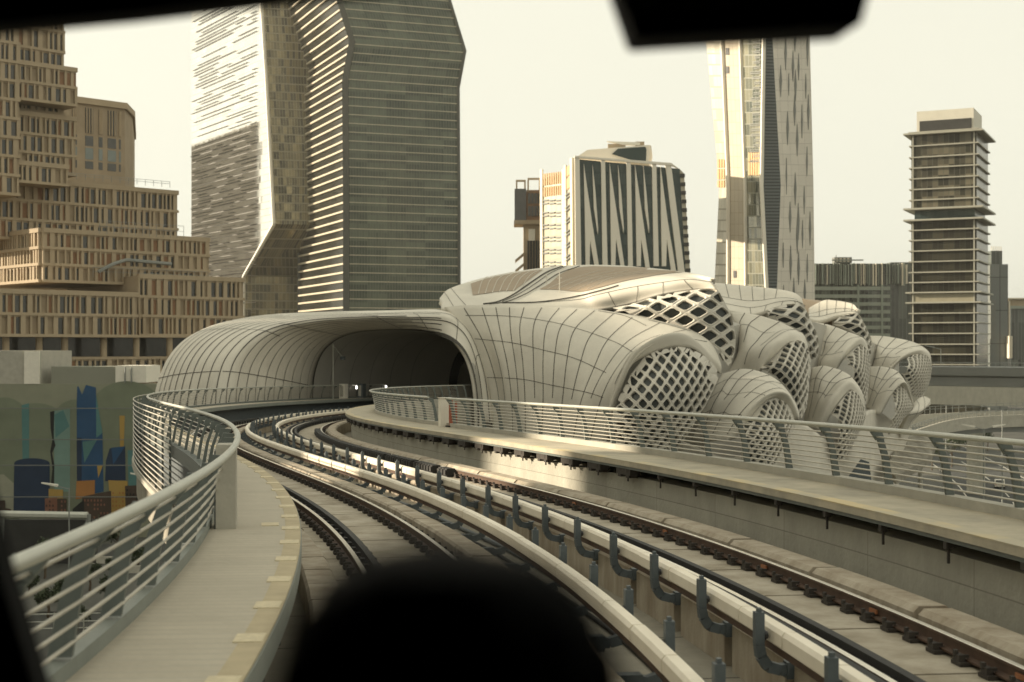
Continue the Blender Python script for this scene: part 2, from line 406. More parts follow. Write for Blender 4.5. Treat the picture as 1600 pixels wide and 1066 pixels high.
conductor('farther pale conductor rail cover on a row of dark J-shaped brackets', 2.38, 1, 2.2, 4.45, 115.55)
for o, r, lab in ((1.62, .035, 'thin dark cable lying in the trough beside the nearer conductor rail'), (1.95, .05, 'thicker grey cable pipe lying in the trough beside the farther conductor rail')):
    mb = MB(); mb.tube([T(q, o + .03 * math.sin(q * .7 + o), -.62 + r) for q in srange(3, 90, .8)], r, 6); tag(mb.build('cable', M_black if r < .04 else M_brk, smooth=True), lab, 'cable', 'trough cables')
# ---------------------------------------------------------------- walkways, side wall, railings
def trod(mb, o, h, s0, s1, r, ds=.6, n=5):
    mb.tube([T(s, o, h) for s in srange(s0, s1, ds)], r, n)
HW = .82
# left walkway: slab, kerb, yellow edge with marker plates
wl = thing('walkway', 'pale concrete evacuation walkway with a yellow edge on the left of the near track', 'walkway', T(4, -3, .6), kind='structure')
mb = MB(); sweep(mb, rect(-3.49, -2.37, .68, HW), -10, 128, .6); mb.build('deck', M_deck, wl)
mb = MB(); sweep(mb, rect(-2.37, -2.355, .60, HW - .015), -10, 128, .6); mb.build('fascia', M_kerbs, wl)
mb = MB(); sweep(mb, rect(-3.63, -3.49, .55, HW + .11), -10, 30, .6); mb.build('kerb', M_kerbs, wl)
mb = MB(); sweep(mb, rect(-3.64, -3.46, .60, HW + .10), 30, 128, .6); mb.build('kerb', M_post, wl)  # dark finish past the bend paints in the shadow behind the rods
mb = MB(); sweep(mb, rect(-3.58, -3.0, -.62, .68), -10, 30, .8); mb.build('support_wall', M_conc, wl)
mb = MB(); sweep(mb, rect(-3.30, -3.0, -.62, .68), 30, 128, .8); mb.build('support_wall', M_brk, wl)  # dark tone continues the painted shadow below the kerb
mb = MB(); sweep(mb, rect(-2.555, -2.368, HW - .01, HW + .005), -10, 60, .6); mb.build('yellow_edge', M_yellow, wl)
mb = MB(); sweep(mb, rect(-2.50, -2.44, .56, .68), -10, 128, .8); mb.build('edge_beam', M_post, wl)
for i, s in enumerate(srange(7.6, 40, 1.52)):
    mb = MB(); tbox(mb, s, .34, -2.60, -2.385, HW, HW + .012); mb.build('marker_plate', M_pad, wl)
mb = MB(); tbox(mb, 18.9, .36, -2.86, -2.64, HW, HW + .011); mb.build('marker_plate', M_pad, wl)
for s in srange(6, 40, 1.52):
    mb = MB(); tbox(mb, s, .12, -2.44, -2.385, .50, .67); mb.build('cable_clip', M_clip, wl)
# right walkway: overhanging deck on steel brackets, kerb
wr = thing('walkway', 'dusty raised walkway deck on steel brackets over the right side wall', 'walkway', T(10, 6.4, .6), kind='structure')
mb = MB(); sweep(mb, rect(5.70, 7.16, .70, HW), -10, 128, .6); mb.build('deck', M_deckR, wr)
mb = MB(); sweep(mb, rect(7.16, 7.40, .45, HW + .14), -10, 128, .6); mb.build('kerb', M_kerb, wr)
mb = MB(); sweep(mb, rect(5.73, 5.79, .64, .70), -10, 128, .8); mb.build('edge_channel', M_post, wr)
mb = MB(); sweep(mb, rect(6.5, 6.62, .52, .70), -10, 128, .8); mb.build('edge_channel', M_post, wr)
for s in srange(4, 80, 1.9):
    mb = MB(); tbox(mb, s, .05, 5.78, 7.1, .58, .70); tbox(mb, s, .09, 5.73, 5.83, .55, .66); tbox(mb, s, .03, 5.765, 5.795, .36, .56)
    mb.build('deck_bracket', M_clip, wr)
random.seed(3)
for s in srange(30, 70, 1.9):
    mb = MB(); tbox(mb, s + .8, .85, 5.74, 5.98, .50, .66); tbox(mb, s + .55, .18, 5.74, 5.95, .44, .50); tbox(mb, s + 1.05, .18, 5.74, 5.95, .44, .50)
    mb.build('cable_tray', M_clip, wr)
mb = MB(); sweep(mb, rect(6.0, 7.42, -.62, .44), -10, 128, .8)
o = mb.build('side_wall', M_conc, None); tag(o, 'long grey concrete side wall under the right walkway, sunlit for a short stretch', 'wall', kind='structure')
# dust sheet on the inner edge of the deck
def dust_mat():
    m, t, b = nodes('dust_patches'); N = t.nodes; L = t.links
    tc = N.new('ShaderNodeTexCoord'); n = N.new('ShaderNodeTexNoise'); n.inputs['Scale'].default_value = .9; n.inputs['Detail'].default_value = 7
    L.new(tc.outputs['Object'], n.inputs['Vector']); cr = N.new('ShaderNodeValToRGB')
    cr.color_ramp.elements[0].position = .45; cr.color_ramp.elements[1].position = .62
    cr.color_ramp.elements[0].color = (.43, .385, .285, 1); cr.color_ramp.elements[1].color = (.56, .46, .27, 1)
    L.new(n.outputs['Fac'], cr.inputs[0]); L.new(cr.outputs[0], b.inputs['Base Color']); b.inputs['Roughness'].default_value = .9
    return m
mb = MB(); sweep(mb, rect(5.695, 5.98, HW - .01, HW + .005), -10, 100, .6); mb.build('dusty_edge', dust_mat(), wr)

def post_mb(s, ob, ot, hb, ht, w=.06, q=1.0):
    "leaning flat post, deeper at the base, with an arm reaching in under the handrail"
    mb = MB(); sg = 1 if ot > ob else -1
    k = [(ob, hb, .125), (ob + (ot - ob) * .22, hb + (ht - hb) * .5, .105), (ob + (ot - ob) * .48, ht - .17, .10)]
    k = [(a, b, c * q) for a, b, c in k]
    for i in range(2):
        a, b = k[i], k[i + 1]
        mb.hexa([T(s - w / 2, a[0] - a[2] / 2, a[1]), T(s - w / 2, a[0] + a[2] / 2, a[1]), T(s + w / 2, a[0] + a[2] / 2, a[1]), T(s + w / 2, a[0] - a[2] / 2, a[1]),
                 T(s - w / 2, b[0] - b[2] / 2, b[1]), T(s - w / 2, b[0] + b[2] / 2, b[1]), T(s + w / 2, b[0] + b[2] / 2, b[1]), T(s + w / 2, b[0] - b[2] / 2, b[1])])
    a = k[2]; e0, e1 = a[0] - sg * .065, ot
    mb.hexa([T(s - w / 2, e0, a[1]), T(s - w / 2, a[0] + sg * .07, a[1] - .02), T(s + w / 2, a[0] + sg * .07, a[1] - .02), T(s + w / 2, e0, a[1]),
             T(s - w / 2, e0 + sg * .05, ht - .03), T(s - w / 2, e1, ht - .045), T(s + w / 2, e1, ht - .045), T(s + w / 2, e0 + sg * .05, ht - .03)])
    return mb
def railing(label, ob, ot, hb, ht, s0, s1, step, nrod, group, rr=.042, q=1.0):
    t = thing('railing', label, 'railing', T(s0 + .5, ob, hb), group)
    mb = MB(); trod(mb, ot, ht, s0, s1, rr, .5, 10); mb.build('handrail', M_hand, t, smooth=True)
    hr0 = hb + .10; hr1 = ht - .13
    for i in range(nrod):
        f = i / (nrod - 1); h = hr0 + (hr1 - hr0) * f
        g = (h - hb) / (ht - hb); o = ob + (ot - ob) * (.44 * g if g < .5 else .22 + (g - .5) * .76) + (.07 if ot > ob else -.07)
        mb = MB(); trod(mb, o, h, s0, s1, .0145, .7, 6); mb.build('rod', M_rod, t, smooth=True)
    for s in srange(s0 + .05, s1 - .05, step): post_mb(s, ob, ot, hb, ht, .06, q).build('post', M_post, t)
    return t
G_R = 'walkway railings'
railing('dark railing with a thick grey handrail along the left walkway, nearest to the camera', -3.56, -3.20, HW + .13, 1.84, 4.5, 24.0, 1.6, 6, G_R, .045, 1.25)
railing('railing of the left walkway swinging round the bend and along the station mouth', -3.56, -3.20, HW + .13, 1.84, 24.0, 118, 1.9, 8, G_R, .042, .55)
railing('long dark railing along the right walkway in front of the lattice shell', 7.28, 6.95, HW + .14, 1.87, 3.0, 50.5, 1.9, 8, G_R)
railing('railing of the right walkway beyond the red pipe, bending into the tunnel', 7.28, 6.95, HW + .14, 1.87, 53.2, 122, 1.9, 8, G_R)

# outer screen of many thin rods hung outside the bend of the left walkway
t = thing('rod_screen', 'curved screen of many thin steel rods hanging outside the bend of the left walkway', 'screen', T(45, -3.7, -.6))
for i in range(15):
    h = -.55 + i * .165; mb = MB(); trod(mb, -3.74, h, 38, 74, .021, .6, 6); mb.build('rod', M_rod, t, smooth=True)
mb = MB(); sweep(mb, rect(-3.80, -3.68, -.78, -.62), 36, 74, .8); mb.build('bottom_rail', M_kerb, t)
for s in srange(38.5, 73.5, 2.5):
    mb = MB(); tbox(mb, s, .03, -3.73, -3.67, -.7, 1.75); mb.build('upright', M_post, t)

# concrete pier post on the left walkway
t = thing('concrete_pillar', 'square concrete pillar standing on the left walkway inside the handrail', 'pillar', T(18.6, -3.3, HW))
mb = MB(); sweep(mb, cham(-3.42, -3.17, HW, 1.88, .015), 18.45, 18.95, .5); mb.build('shaft', M_kerb, t)
mb = MB(); sweep(mb, rect(-3.44, -3.40, HW, 1.80), 18.5, 18.9, .4); mb.build('cover_plate', M_brk, t)
# white cabinet post and red pipe in the gap of the right railing
t = thing('white_post', 'white post box in the gap between the two right railings', 'post', T(51.6, 7.0, HW))
mb = MB(); sweep(mb, cham(6.95, 7.32, HW, 1.86, .02), 51.2, 51.6, .4); mb.build('body', M_white, t)
mb = MB(); sweep(mb, rect(6.93, 7.34, 1.86, 1.89), 51.15, 51.65, .5); mb.build('cap', M_white, t)
t = thing('red_pipe', 'rust red vertical pipe beside the white post on the right walkway', 'pipe', T(50.9, 7.2, HW))
mb = MB(); mb.tube([T(50.8, 7.22, HW), T(50.8, 7.22, 1.80)], .075, 10); mb.build('riser', M_rust, t)
mb = MB(); mb.tube([T(50.75, 7.40, HW), T(50.75, 7.40, 1.75)], .05, 8); mb.build('riser', M_rust, t)
mb = MB(); tbox(mb, 50.8, .3, 7.05, 7.45, HW, HW + .06); mb.build('base_plate', M_clip, t)
# slim post with a small lamp and cabinets along the tunnel wall
t = thing('signal_post', 'thin grey pole with a small arm before the tunnel wall', 'pole', T(110, -3.4, HW))
mb = MB(); mb.tube([T(110, -3.4, HW), T(110, -3.4, 5.0)], .04, 6); mb.build('pole', M_hand, t)
mb = MB(); mb.tube([T(110, -3.4, 4.9), T(110, -2.6, 4.0)], .03, 6); mb.build('arm', M_hand, t)
mb = MB(); tbox(mb, 110, .3, -2.75, -2.45, 3.8, 4.05); mb.build('head', M_brk, t)
for i, (s, lab) in enumerate(((111.0, 'small grey cabinet by the thin pole on the far walkway'), (114.0, 'small grey cabinet farther into the tunnel mouth'))):
    t = thing('cabinet', lab, 'cabinet', T(s, -3.3, HW), 'wayside cabinets')
    mb = MB(); sweep(mb, cham(-3.4, -2.95, HW, 1.95, .02), s, s + .6, .6); mb.build('body', M_white if i == 0 else M_brk, t)
    mb = MB(); sweep(mb, rect(-3.3, -3.05, HW + .15, 1.8), s - .02, s, .1); mb.build('door', M_kerb, t)
lampm, tl, bl = nodes('lit_lamp'); bl.inputs['Emission Color'].default_value = (1, .95, .85, 1); bl.inputs['Emission Strength'].default_value = 3
for s, lab in ((113.2, 'small lit lamp on the tunnel wall left of its twin'), (118, 'small lit lamp deeper on the tunnel wall')):
    mb = MB(); tbox(mb, s, .1, -3.08, -3.0, 1.55, 1.78); tag(mb.build('wall_lamp', lampm), lab, 'lamp', 'tunnel lamps')
# ---------------------------------------------------------------- station: flared tunnel mouth and honeycomb shells
def cr1(A, n):
    "Catmull-Rom resample of an array of points (k,3) to n points"
    A = np.asarray(A, float); k = len(A); t = np.linspace(0, k - 1, n); out = np.zeros((n,) + A.shape[1:])
    for q, x in enumerate(t):
        i = min(int(x), k - 2); f = x - i
        p1, p2 = A[i], A[i + 1]; p0 = A[i - 1] if i > 0 else 2 * p1 - p2; p3 = A[i + 2] if i + 2 < k else 2 * p2 - p1
        out[q] = .5 * (2 * p1 + (p2 - p0) * f + (2 * p0 - 5 * p1 + 4 * p2 - p3) * f * f + (3 * p1 - p0 - 3 * p2 + p3) * f ** 3)
    return out
def loft(rows, na, nb):
    "rows of points -> smooth grid [na][nb][3]"
    R_ = np.stack([cr1(r, nb) for r in rows]); return cr1(R_, na)
def smp(G, a, b):
    "bilinear sample of a grid at a, b in 0..1"
    n, k = G.shape[:2]; x = min(max(a, 0), 1) * (n - 1); y = min(max(b, 0), 1) * (k - 1)
    i, j = min(int(x), n - 2), min(int(y), k - 2); f, g = x - i, y - j
    return G[i, j] * (1 - f) * (1 - g) + G[i + 1, j] * f * (1 - g) + G[i, j + 1] * (1 - f) * g + G[i + 1, j + 1] * f * g
EYE = np.array((0, 0, ZE))
def nrm(G, a, b, e=.01):
    u = smp(G, a + e, b) - smp(G, a - e, b); v = smp(G, a, b + e) - smp(G, a, b - e)
    n = np.cross(u, v); l = np.linalg.norm(n)
    if l < 1e-9: n = EYE - smp(G, a, b); l = np.linalg.norm(n)
    n = n / l
    return n
def gsign(G):
    a = np.mean([float(np.dot(nrm(G, x, y), EYE - smp(G, x, y))) for x in (.3, .5, .7) for y in (.3, .5, .7)])
    return 1.0 if a > 0 else -1.0
def ribbon(mb, G, path, w, sg, m=1, lift=.02):
    "thin strip lying on the grid along a path of (a, b)"
    pts = [smp(G, a, b) + nrm(G, a, b) * sg * lift for a, b in path]; N = [nrm(G, a, b) * sg for a, b in path]
    L_, R_ = [], []
    for i in range(len(pts)):
        t = pts[min(i + 1, len(pts) - 1)] - pts[max(i - 1, 0)]; c = np.cross(t, N[i]); l = np.linalg.norm(c)
        c = c / l * w / 2 if l > 1e-9 else c * 0
        L_.append(pts[i] - c); R_.append(pts[i] + c)
    mb.grid([L_, R_], m)
def surf_lines(G, lines, parent, w=.04, name='cross_joints'):
    "joint lines given as photo polylines, laid on the surface they cross"
    n, k = G.shape[:2]
    bv = BVHTree.FromPolygons([tuple(p) for r in G for p in r], [[i * k + j, (i + 1) * k + j, (i + 1) * k + j + 1, i * k + j + 1] for i in range(n - 1) for j in range(k - 1)])
    mb = MB()
    for ln in lines:
        run = []
        for u, v, _ in list(cr1([(u, v, 0) for u, v in ln], 40)) + [(None, None, None)]:
            h = (None,) if u is None else bv.ray_cast(Vector((0, 0, ZE)), Vector((X(u, 1), 1, (HOR - v) / FPX)).normalized())
            if h[0] is None:
                if len(run) > 2:
                    L_, R_ = [], []
                    for i, (p, nn) in enumerate(run):
                        t = run[min(i + 1, len(run) - 1)][0] - run[max(i - 1, 0)][0]; c_ = t.cross(nn).normalized() * w / 2; L_.append(p - c_); R_.append(p + c_)
                    mb.grid([L_, R_], 0)
                run = []
            else:
                nn = h[1] if h[1].dot(h[0] - Vector((0, 0, ZE))) < 0 else -h[1]; run.append((h[0] + nn * .025, nn))
    o = mb.build(name, M_seam, parent); o.location = (0, 0, 0)
ST = thing('station_building', 'pale flowing station shell with honeycomb lattice openings and a wide tunnel mouth', 'station', (12, 112, 0))
def shell(name, rows, na, nb, seams_a=(), seams_b=(), w=.07, solid=.35, mats=None):
    G = loft(rows, na, nb); sg = gsign(G); mb = MB(); mb.grid(G, 0, flip=(sg < 0))
    o = mb.build(name, mats or M_panel, ST, smooth=True, solid=solid)
    if seams_a or seams_b:
        sb = MB()
        for s in seams_a:
            a, b0, b1 = s if isinstance(s, tuple) else (s, 0, 1)
            ribbon(sb, G, [(a, b0 + (b1 - b0) * i / 36) for i in range(37)], w, sg, 0)
        for s in seams_b:
            b, a0, a1 = s if isinstance(s, tuple) else (s, 0, 1)
            ribbon(sb, G, [(a0 + (a1 - a0) * i / 36, b) for i in range(37)], w * .55, sg, 0)
        j = sb.build('panel_joints', M_seam, o); j.location = (0, 0, 0)
    return G, o
def clip_poly(poly, conv):
    "part of a polygon inside a convex counter-clockwise polygon (2D)"
    out_ = poly
    for k in range(len(conv)):
        a, b = conv[k], conv[(k + 1) % len(conv)]; src, out_ = out_, []
        f = lambda p: (b[0] - a[0]) * (p[1] - a[1]) - (b[1] - a[1]) * (p[0] - a[0])
        for q in range(len(src)):
            p0, p1 = src[q - 1], src[q]; f0, f1 = f(p0), f(p1)
            if f0 * f1 < 0: t = f0 / (f0 - f1); out_.append((p0[0] + (p1[0] - p0[0]) * t, p0[1] + (p1[1] - p0[1]) * t))
            if f1 >= 0: out_.append(p1)
        if not out_: return []
    return out_
def area2(p): return sum(p[i - 1][0] * p[i][1] - p[i][0] * p[i - 1][1] for i in range(len(p))) / 2
def lattice(rows, cw, ch, depth=.22, frac=.72):
    "diagrid of deep diamond cells, cw x ch metres, over a patch; dark glazing at the back of each"
    N_ = 40; G = loft(rows, N_, N_); sg = gsign(G)
    bv = BVHTree.FromPolygons([tuple(p) for r in G for p in r], [[i * N_ + j, (i + 1) * N_ + j, (i + 1) * N_ + j + 1, i * N_ + j + 1] for i in range(N_ - 1) for j in range(N_ - 1)])
    c = Vector(G.reshape(-1, 3).mean(0)); n = Vector(np.mean([nrm(G, a, b) * sg for a in (.2, .35, .5, .65, .8) for b in (.2, .35, .5, .65, .8)], axis=0)).normalized()
    e2 = (Vector((0, 0, 1)) - n * n.z).normalized(); e1 = e2.cross(n)
    loop = list(G[0, :]) + list(G[1:, -1]) + list(G[-1, ::-1][1:]) + list(G[::-1, 0][1:-1])
    B2 = [((Vector(p) - c).dot(e1), (Vector(p) - c).dot(e2)) for p in loop]
    def up(x, y):
        o = c + e1 * x + e2 * y + n * 12; h = bv.ray_cast(o, -n)
        if h[0] is None:
            h = bv.find_nearest(c + e1 * x + e2 * y)
        return Vector(h[0])
    def nn(x, y):
        h = bv.find_nearest(up(x, y)); v = h[1] if h[1].dot(n) > 0 else -h[1]; return (v + n).normalized()
    xs = [p[0] for p in B2]; ys = [p[1] for p in B2]; mb = MB(); gl = MB()
    full = cw * ch / 2
    j = 0; y = min(ys) - ch
    while y < max(ys) + ch:
        x = min(xs) - cw + (cw / 2 if j % 2 else 0)
        while x < max(xs) + cw:
            dm = [(x - cw / 2, y), (x, y - ch / 2), (x + cw / 2, y), (x, y + ch / 2)]
            q = clip_poly(B2, dm); x += cw
            if len(q) < 3: continue
            r = []
            for p in q:
                if not r or math.dist(p, r[-1]) > .03 * cw: r.append(p)
            # drop nearly straight points
            s_ = []
            for k in range(len(r)):
                a, b, d = r[k - 1], r[k], r[(k + 1) % len(r)]
                if abs((b[0] - a[0]) * (d[1] - b[1]) - (b[1] - a[1]) * (d[0] - b[0])) > .04 * math.dist(a, b) * math.dist(b, d): s_.append(b)
            q = s_
            if len(q) < 3: continue
            A_ = abs(area2(q)); mx, my = sum(p[0] for p in q) / len(q), sum(p[1] for p in q) / len(q)
            if A_ < .35 * full:
                mb.face([up(*p) for p in q], 0); continue
            no = nn(mx, my)
            def ring(k, dep): return [up(mx + (p[0] - mx) * k, my + (p[1] - my) * k) - no * dep for p in q]
            def cut(R0):
                o = []
                for k in range(len(R0)): o += [R0[k] * .84 + R0[k - 1] * .16, R0[k] * .84 + R0[(k + 1) % len(R0)] * .16]
                return o
            r0 = ring(1, 0); r1 = cut(ring(frac + .10, -.03)); r2 = cut(ring(frac, .04)); r3 = cut(ring(frac * .94, depth))
            m_ = len(q)
            for k in range(m_):
                l = (k + 1) % m_
                mb.face([r0[k], r1[2 * k + 1], r1[2 * k]]); mb.face([r0[k], r0[l], r1[2 * l], r1[2 * k + 1]])
            for (A, B) in ((r1, r2), (r2, r3)):
                for k in range(2 * m_):
                    l = (k + 1) % (2 * m_); mb.face([A[k], A[l], B[l], B[k]])
            gl.face([p + no * .03 for p in r3])
        y += ch / 2; j += 1
    o = mb.build('lattice_screen', M_lat, ST)
    g = gl.build('glazing', M_latglass, o); g.location = (0, 0, 0)
    return G
def C(x0, y0, s): return lambda pts, ds: [tuple(P(x0 + x / s, y0 + y / s, d)) for (x, y), d in zip(pts, ds)]
def lin(a, b, n): return [a + (b - a) * i / (n - 1) for i in range(n)]

# --- tunnel mouth: outer silhouette K, front of the rolled lip L, throat Q
Kp = [(241, 668, 97), (240, 632, 97), (246, 598, 97.4), (262, 560, 98.2), (289, 530, 99.4), (330, 509, 101), (380, 497, 102.6), (432, 490.5, 104), (520, 487, 106), (610, 485, 107.8), (690, 484, 109.2), (716, 497, 109.2), (737, 520, 109), (753, 556, 108.5), (765, 600, 107.9), (772, 660, 107.2)]
Lp = [(352, 668, 92.6), (352, 632, 92.6), (355, 598, 92.9), (366, 562, 93.6), (392, 531, 95), (425, 513, 97), (465, 503.5, 99), (505, 498.5, 101), (570, 495.5, 103.4), (635, 494, 105.3), (694, 495, 106.8), (719, 508, 107.5), (734, 529, 107.5), (745, 561, 107.3), (753, 600, 107), (758, 660, 106.7)]
K_ = cr1([tuple(P(*k)) for k in Kp], 61); L2_ = cr1([tuple(P(*k)) for k in Lp], 61)
THR = [(-5.5, -2.2), (-5.55, -.3), (-5.6, 1.4), (-5.4, 2.9), (-4.8, 4.3), (-3.7, 5.3), (-2.2, 5.85), (-.5, 6.05), (1.5, 6.1), (3.6, 6.0), (5.3, 5.6), (6.5, 4.9), (7.3, 3.8), (7.8, 2.2), (8.0, .3), (8.05, -2.2)]
def throat(s, sc=1.0): return cr1([tuple(T(s, 1.2 + (o - 1.2) * sc, h if h < 0 else h * sc)) for o, h in THR], 61)
Q_ = throat(111)
def pmix(A, B, f, fd):
    "blend two curves in the view: f across, fd in distance (rounds the lip)"
    o = []
    for a, b in zip(A, B):
        ua, va, ub, vb = (a[0] / a[1]), ((a[2] - ZE) / a[1]), (b[0] / b[1]), ((b[2] - ZE) / b[1]); d = a[1] * (1 - fd) + b[1] * fd; o.append((d * (ua + (ub - ua) * f), d, ZE + d * (va + (vb - va) * f)))
    return np.array(o)
rows = [K_, pmix(K_, L2_, .22, .50), pmix(K_, L2_, .55, .82), L2_, pmix(L2_, Q_, .36, .26), pmix(L2_, Q_, .70, .60), Q_]
Gm = cr1(np.stack(rows), 25); nR = 25; sg = gsign(Gm)
# roll the crest over to the outside
outer = []
for (dl, dr, sh) in ((14, 8.0, 2.2), (7, 2.6, 1.4), (3.0, .55, .6), (1.0, .1, .15)):
    o = K_.copy()
    for j in range(61):
        ray = (K_[j] - EYE) / np.linalg.norm(K_[j] - EYE); k = min(1, max(0, (42 - j) / 6.0))
        hgt = 1.0 if j < 12 else max(.06, 1 - (j - 12) / 8.0)
        if K_[j][2] < ZE - 3: hgt = 0
        o[j] = K_[j] + ray * dl * k - np.array((0, 0, dr * k * hgt)) + np.array((sh * k, 0, 0))
    outer.append(o)
Gall = np.concatenate([np.stack(outer), Gm]); mb = MB(); mb.grid(Gall, 0, flip=(sg < 0))
po = mb.build('tunnel_mouth', M_panel, ST, smooth=True, solid=.3)
# joints: arcs at equal distance along the line, and a few lengthwise ones
sb = MB()
for k, a in enumerate(np.linspace(.05, .955, 19)):
    b1_ = 1.0 if k in (5, 11) else ((.60, .66, .56)[k % 3] if a > .3 else (.46, .54)[k % 2])
    ribbon(sb, Gm, [(a, .02 + (b1_ - .02) * i / 60.) for i in range(61)], .07, sg, 0, .03)
for b, a0, a1 in ((.145, 0, 1), (.30, .0, .62), (.37, .45, 1), (.55, .35, 1), (.62, .3, .9), (.72, .2, 1), (.86, .2, 1)): ribbon(sb, Gm, [(a0 + (a1 - a0) * i / 30., b + (.02 * math.sin(3 * i / 30.) if a0 == 0 else 0)) for i in range(31)], .045, sg, 0, .03)
ribbon(sb, Gm, [(.992, j / 60.) for j in range(61)], .32, sg, 0, .03)
j_ = sb.build('panel_joints', M_seam, po); j_.location = (0, 0, 0)
# bore of the tunnel
G = np.stack([throat(s) for s in (111, 114, 118, 122, 127, 132, 138, 146, 156)])
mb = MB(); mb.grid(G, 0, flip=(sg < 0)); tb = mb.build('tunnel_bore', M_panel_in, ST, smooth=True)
sb = MB()
for s in np.arange(113.5, 126, 3.0):
    g2 = np.stack([throat(s - .02), throat(s + .02)]); c0 = np.array(T(s, 1.2, 2.5)); sb.grid(g2 + (c0 - g2) * .006, 0)
j_ = sb.build('panel_joints', M_seam, tb); j_.location = (0, 0, 0)
mb = MB(); th = throat(156); mb.face([tuple(p) for p in th]); mb.build('bulkhead', M_black, ST)  # end wall coloured black in place of the bore's darkness
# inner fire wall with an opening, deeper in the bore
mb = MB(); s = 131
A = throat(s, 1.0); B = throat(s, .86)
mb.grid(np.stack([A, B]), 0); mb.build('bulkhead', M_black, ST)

# --- front body with the nearest lattice
c = C(660, 400, 3.2)
B1 = [([(108, 256), (228, 400), (298, 560), (338, 720), (352, 980)], (108.6, 108.2, 107.8, 107.4, 107)),
      ([(200, 247), (300, 420), (362, 600), (388, 760), (400, 980)], (108.6, 107.6, 107, 106.6, 106.5)),
      ([(295, 246), (345, 400), (390, 560), (415, 740), (425, 980)], (108.4, 107, 106, 105.6, 105.6)),
      ([(365, 246), (392, 390), (428, 560), (448, 740), (455, 980)], (108.2, 106.6, 105.5, 105, 105)),
      ([(435, 248), (442, 380), (468, 560), (482, 740), (487, 980)], (108, 106.2, 105, 104.4, 104.6)),
      ([(510, 249), (487, 365), (503, 540), (514, 730), (515, 980)], (107.6, 105.7, 104.5, 104, 104.2)),
      ([(600, 251), (556, 352), (556, 520), (562, 720), (556, 980)], (107.2, 105.2, 104, 103.5, 104)),
      ([(690, 254), (622, 350), (604, 500), (604, 720), (592, 980)], (106.8, 104.8, 103.4, 103, 103.6)),
      ([(780, 260), (692, 355), (662, 505), (650, 720), (632, 980)], (106.2, 104.2, 102.9, 102.5, 103.2)),
      ([(870, 266), (760, 370), (724, 515), (702, 710), (672, 980)], (105.7, 103.6, 102.3, 102, 102.8)),
      ([(965, 281), (842, 398), (790, 535), (745, 725), (706, 980)], (105, 103, 101.8, 101.5, 102.4)),
      ([(1060, 298), (928, 418), (858, 560), (790, 740), (742, 980)], (104.3, 102.3, 101.2, 101, 102)),
      ([(1200, 328), (1030, 425), (925, 550), (840, 720), (780, 980)], (103.4, 101.4, 100.4, 100.3, 101.6)),
      ([(1330, 366), (1125, 418), (1000, 525), (900, 700), (825, 980)], (102.4, 100.5, 99.6, 99.6, 101.2)),
      ([(1440, 432), (1220, 402), (1060, 485), (960, 650), (872, 980)], (101.4, 99.4, 98.6, 98.8, 100.8)),
      ([(1493, 540), (1300, 385), (1082, 462), (975, 660), (880, 980)], (101, 98.7, 98.1, 98.3, 100.6)),
      ([(1490, 592), (1340, 460), (1090, 515), (1000, 650), (905, 980)], (101.2, 99.0, 98.6, 98.6, 100.4))]
rows = [c(p, d) for p, d in B1]; n = len(rows) - 1
GB, ob = shell('shell', rows, 68, 34, [(i / n, 0.02, .97 if i % 2 else .74) for i in range(1, 15)], [], .058)
cB = lambda pts: [(660 + x / 3.2, 400 + y / 3.2) for x, y in pts]
surf_lines(GB, [cB([(262, 414), (450, 435), (600, 470), (760, 512), (920, 585)]), cB([(250, 606), (480, 615), (640, 645), (820, 682), (905, 708)]), cB([(215, 298), (430, 302), (640, 330), (800, 372), (960, 430), (1050, 480)]), cB([(1130, 320), (1230, 345), (1340, 375)]), cB([(880, 275), (1010, 300), (1120, 350)])], ob)
lr = [c([(1085, 517), (1015, 640), (955, 770), (905, 980)], (98.8, 98.4, 98.8, 100.4)), c([(1180, 472), (1112, 640), (1055, 790), (1000, 980)], (98.6, 96.8, 96.8, 98.6)),
      c([(1300, 455), (1230, 640), (1170, 800), (1105, 980)], (98.8, 96.4, 96.2, 98)), c([(1420, 505), (1370, 640), (1290, 800), (1195, 980)], (99.6, 97.6, 97.4, 98.8)),
      c([(1490, 592), (1440, 700), (1380, 810), (1270, 980)], (101.2, 100, 99.6, 100.4))]
lattice(lr, 0.80, 1.00, 0.24)

# --- upper roof over it
botl = [(690, 483), (725, 480), (790, 479), (862, 481), (920, 484), (950, 482.5), (985, 475.5), (1035, 460), (1091, 452), (1119, 452)]
b1 = [(689, 479), (722, 476), (788, 473), (852, 472), (905, 468), (930, 461.5), (985, 449.5), (1035, 441.5), (1075, 437), (1113, 441)]
b2 = [(690, 474), (712, 464), (765, 455), (825, 447), (880, 442), (920, 438), (970, 433), (1030, 430), (1075, 433.5), (1112, 440)]
b3 = [(691, 469), (704, 454), (745, 438.5), (800, 426.5), (855, 419), (908, 415.5), (965, 416.5), (1030, 423.5), (1080, 430.5), (1111, 439)]
def zz(pts, ds): return [tuple(P(u, v, d)) for (u, v), d in zip(pts, ds)]
R0 = zz(botl, (108.6, 108.6, 108.4, 108, 107.6, 107, 106.4, 105.2, 104.2, 103.2))
R1 = zz(b1, (109.2, 109.4, 109.4, 109.2, 108.8, 107.8, 106.8, 105.8, 104.8, 103.8))
R2 = zz(b2, (111, 112.5, 114, 114.4, 114, 113, 112, 110, 107.5, 104.6))
R3 = zz(b3, (114, 117, 121, 123, 123, 121.5, 119, 116, 112, 106))
R4 = [tuple(np.array(p) + np.array((2, 14, -2.5))) for p in R3]
R5 = [tuple(np.array(p) + np.array((4, 24, -9))) for p in R3]
GR, og = shell('roof', [R0, R1, R2, R3, R4, R5], 46, 70, [(.2, .3, 1)], [(.07, 0, .6), (.12, .1, .6), (.60, 0, .2), (.69, 0, .2), (.78, 0, .2), (.87, 0, .2)], .07)
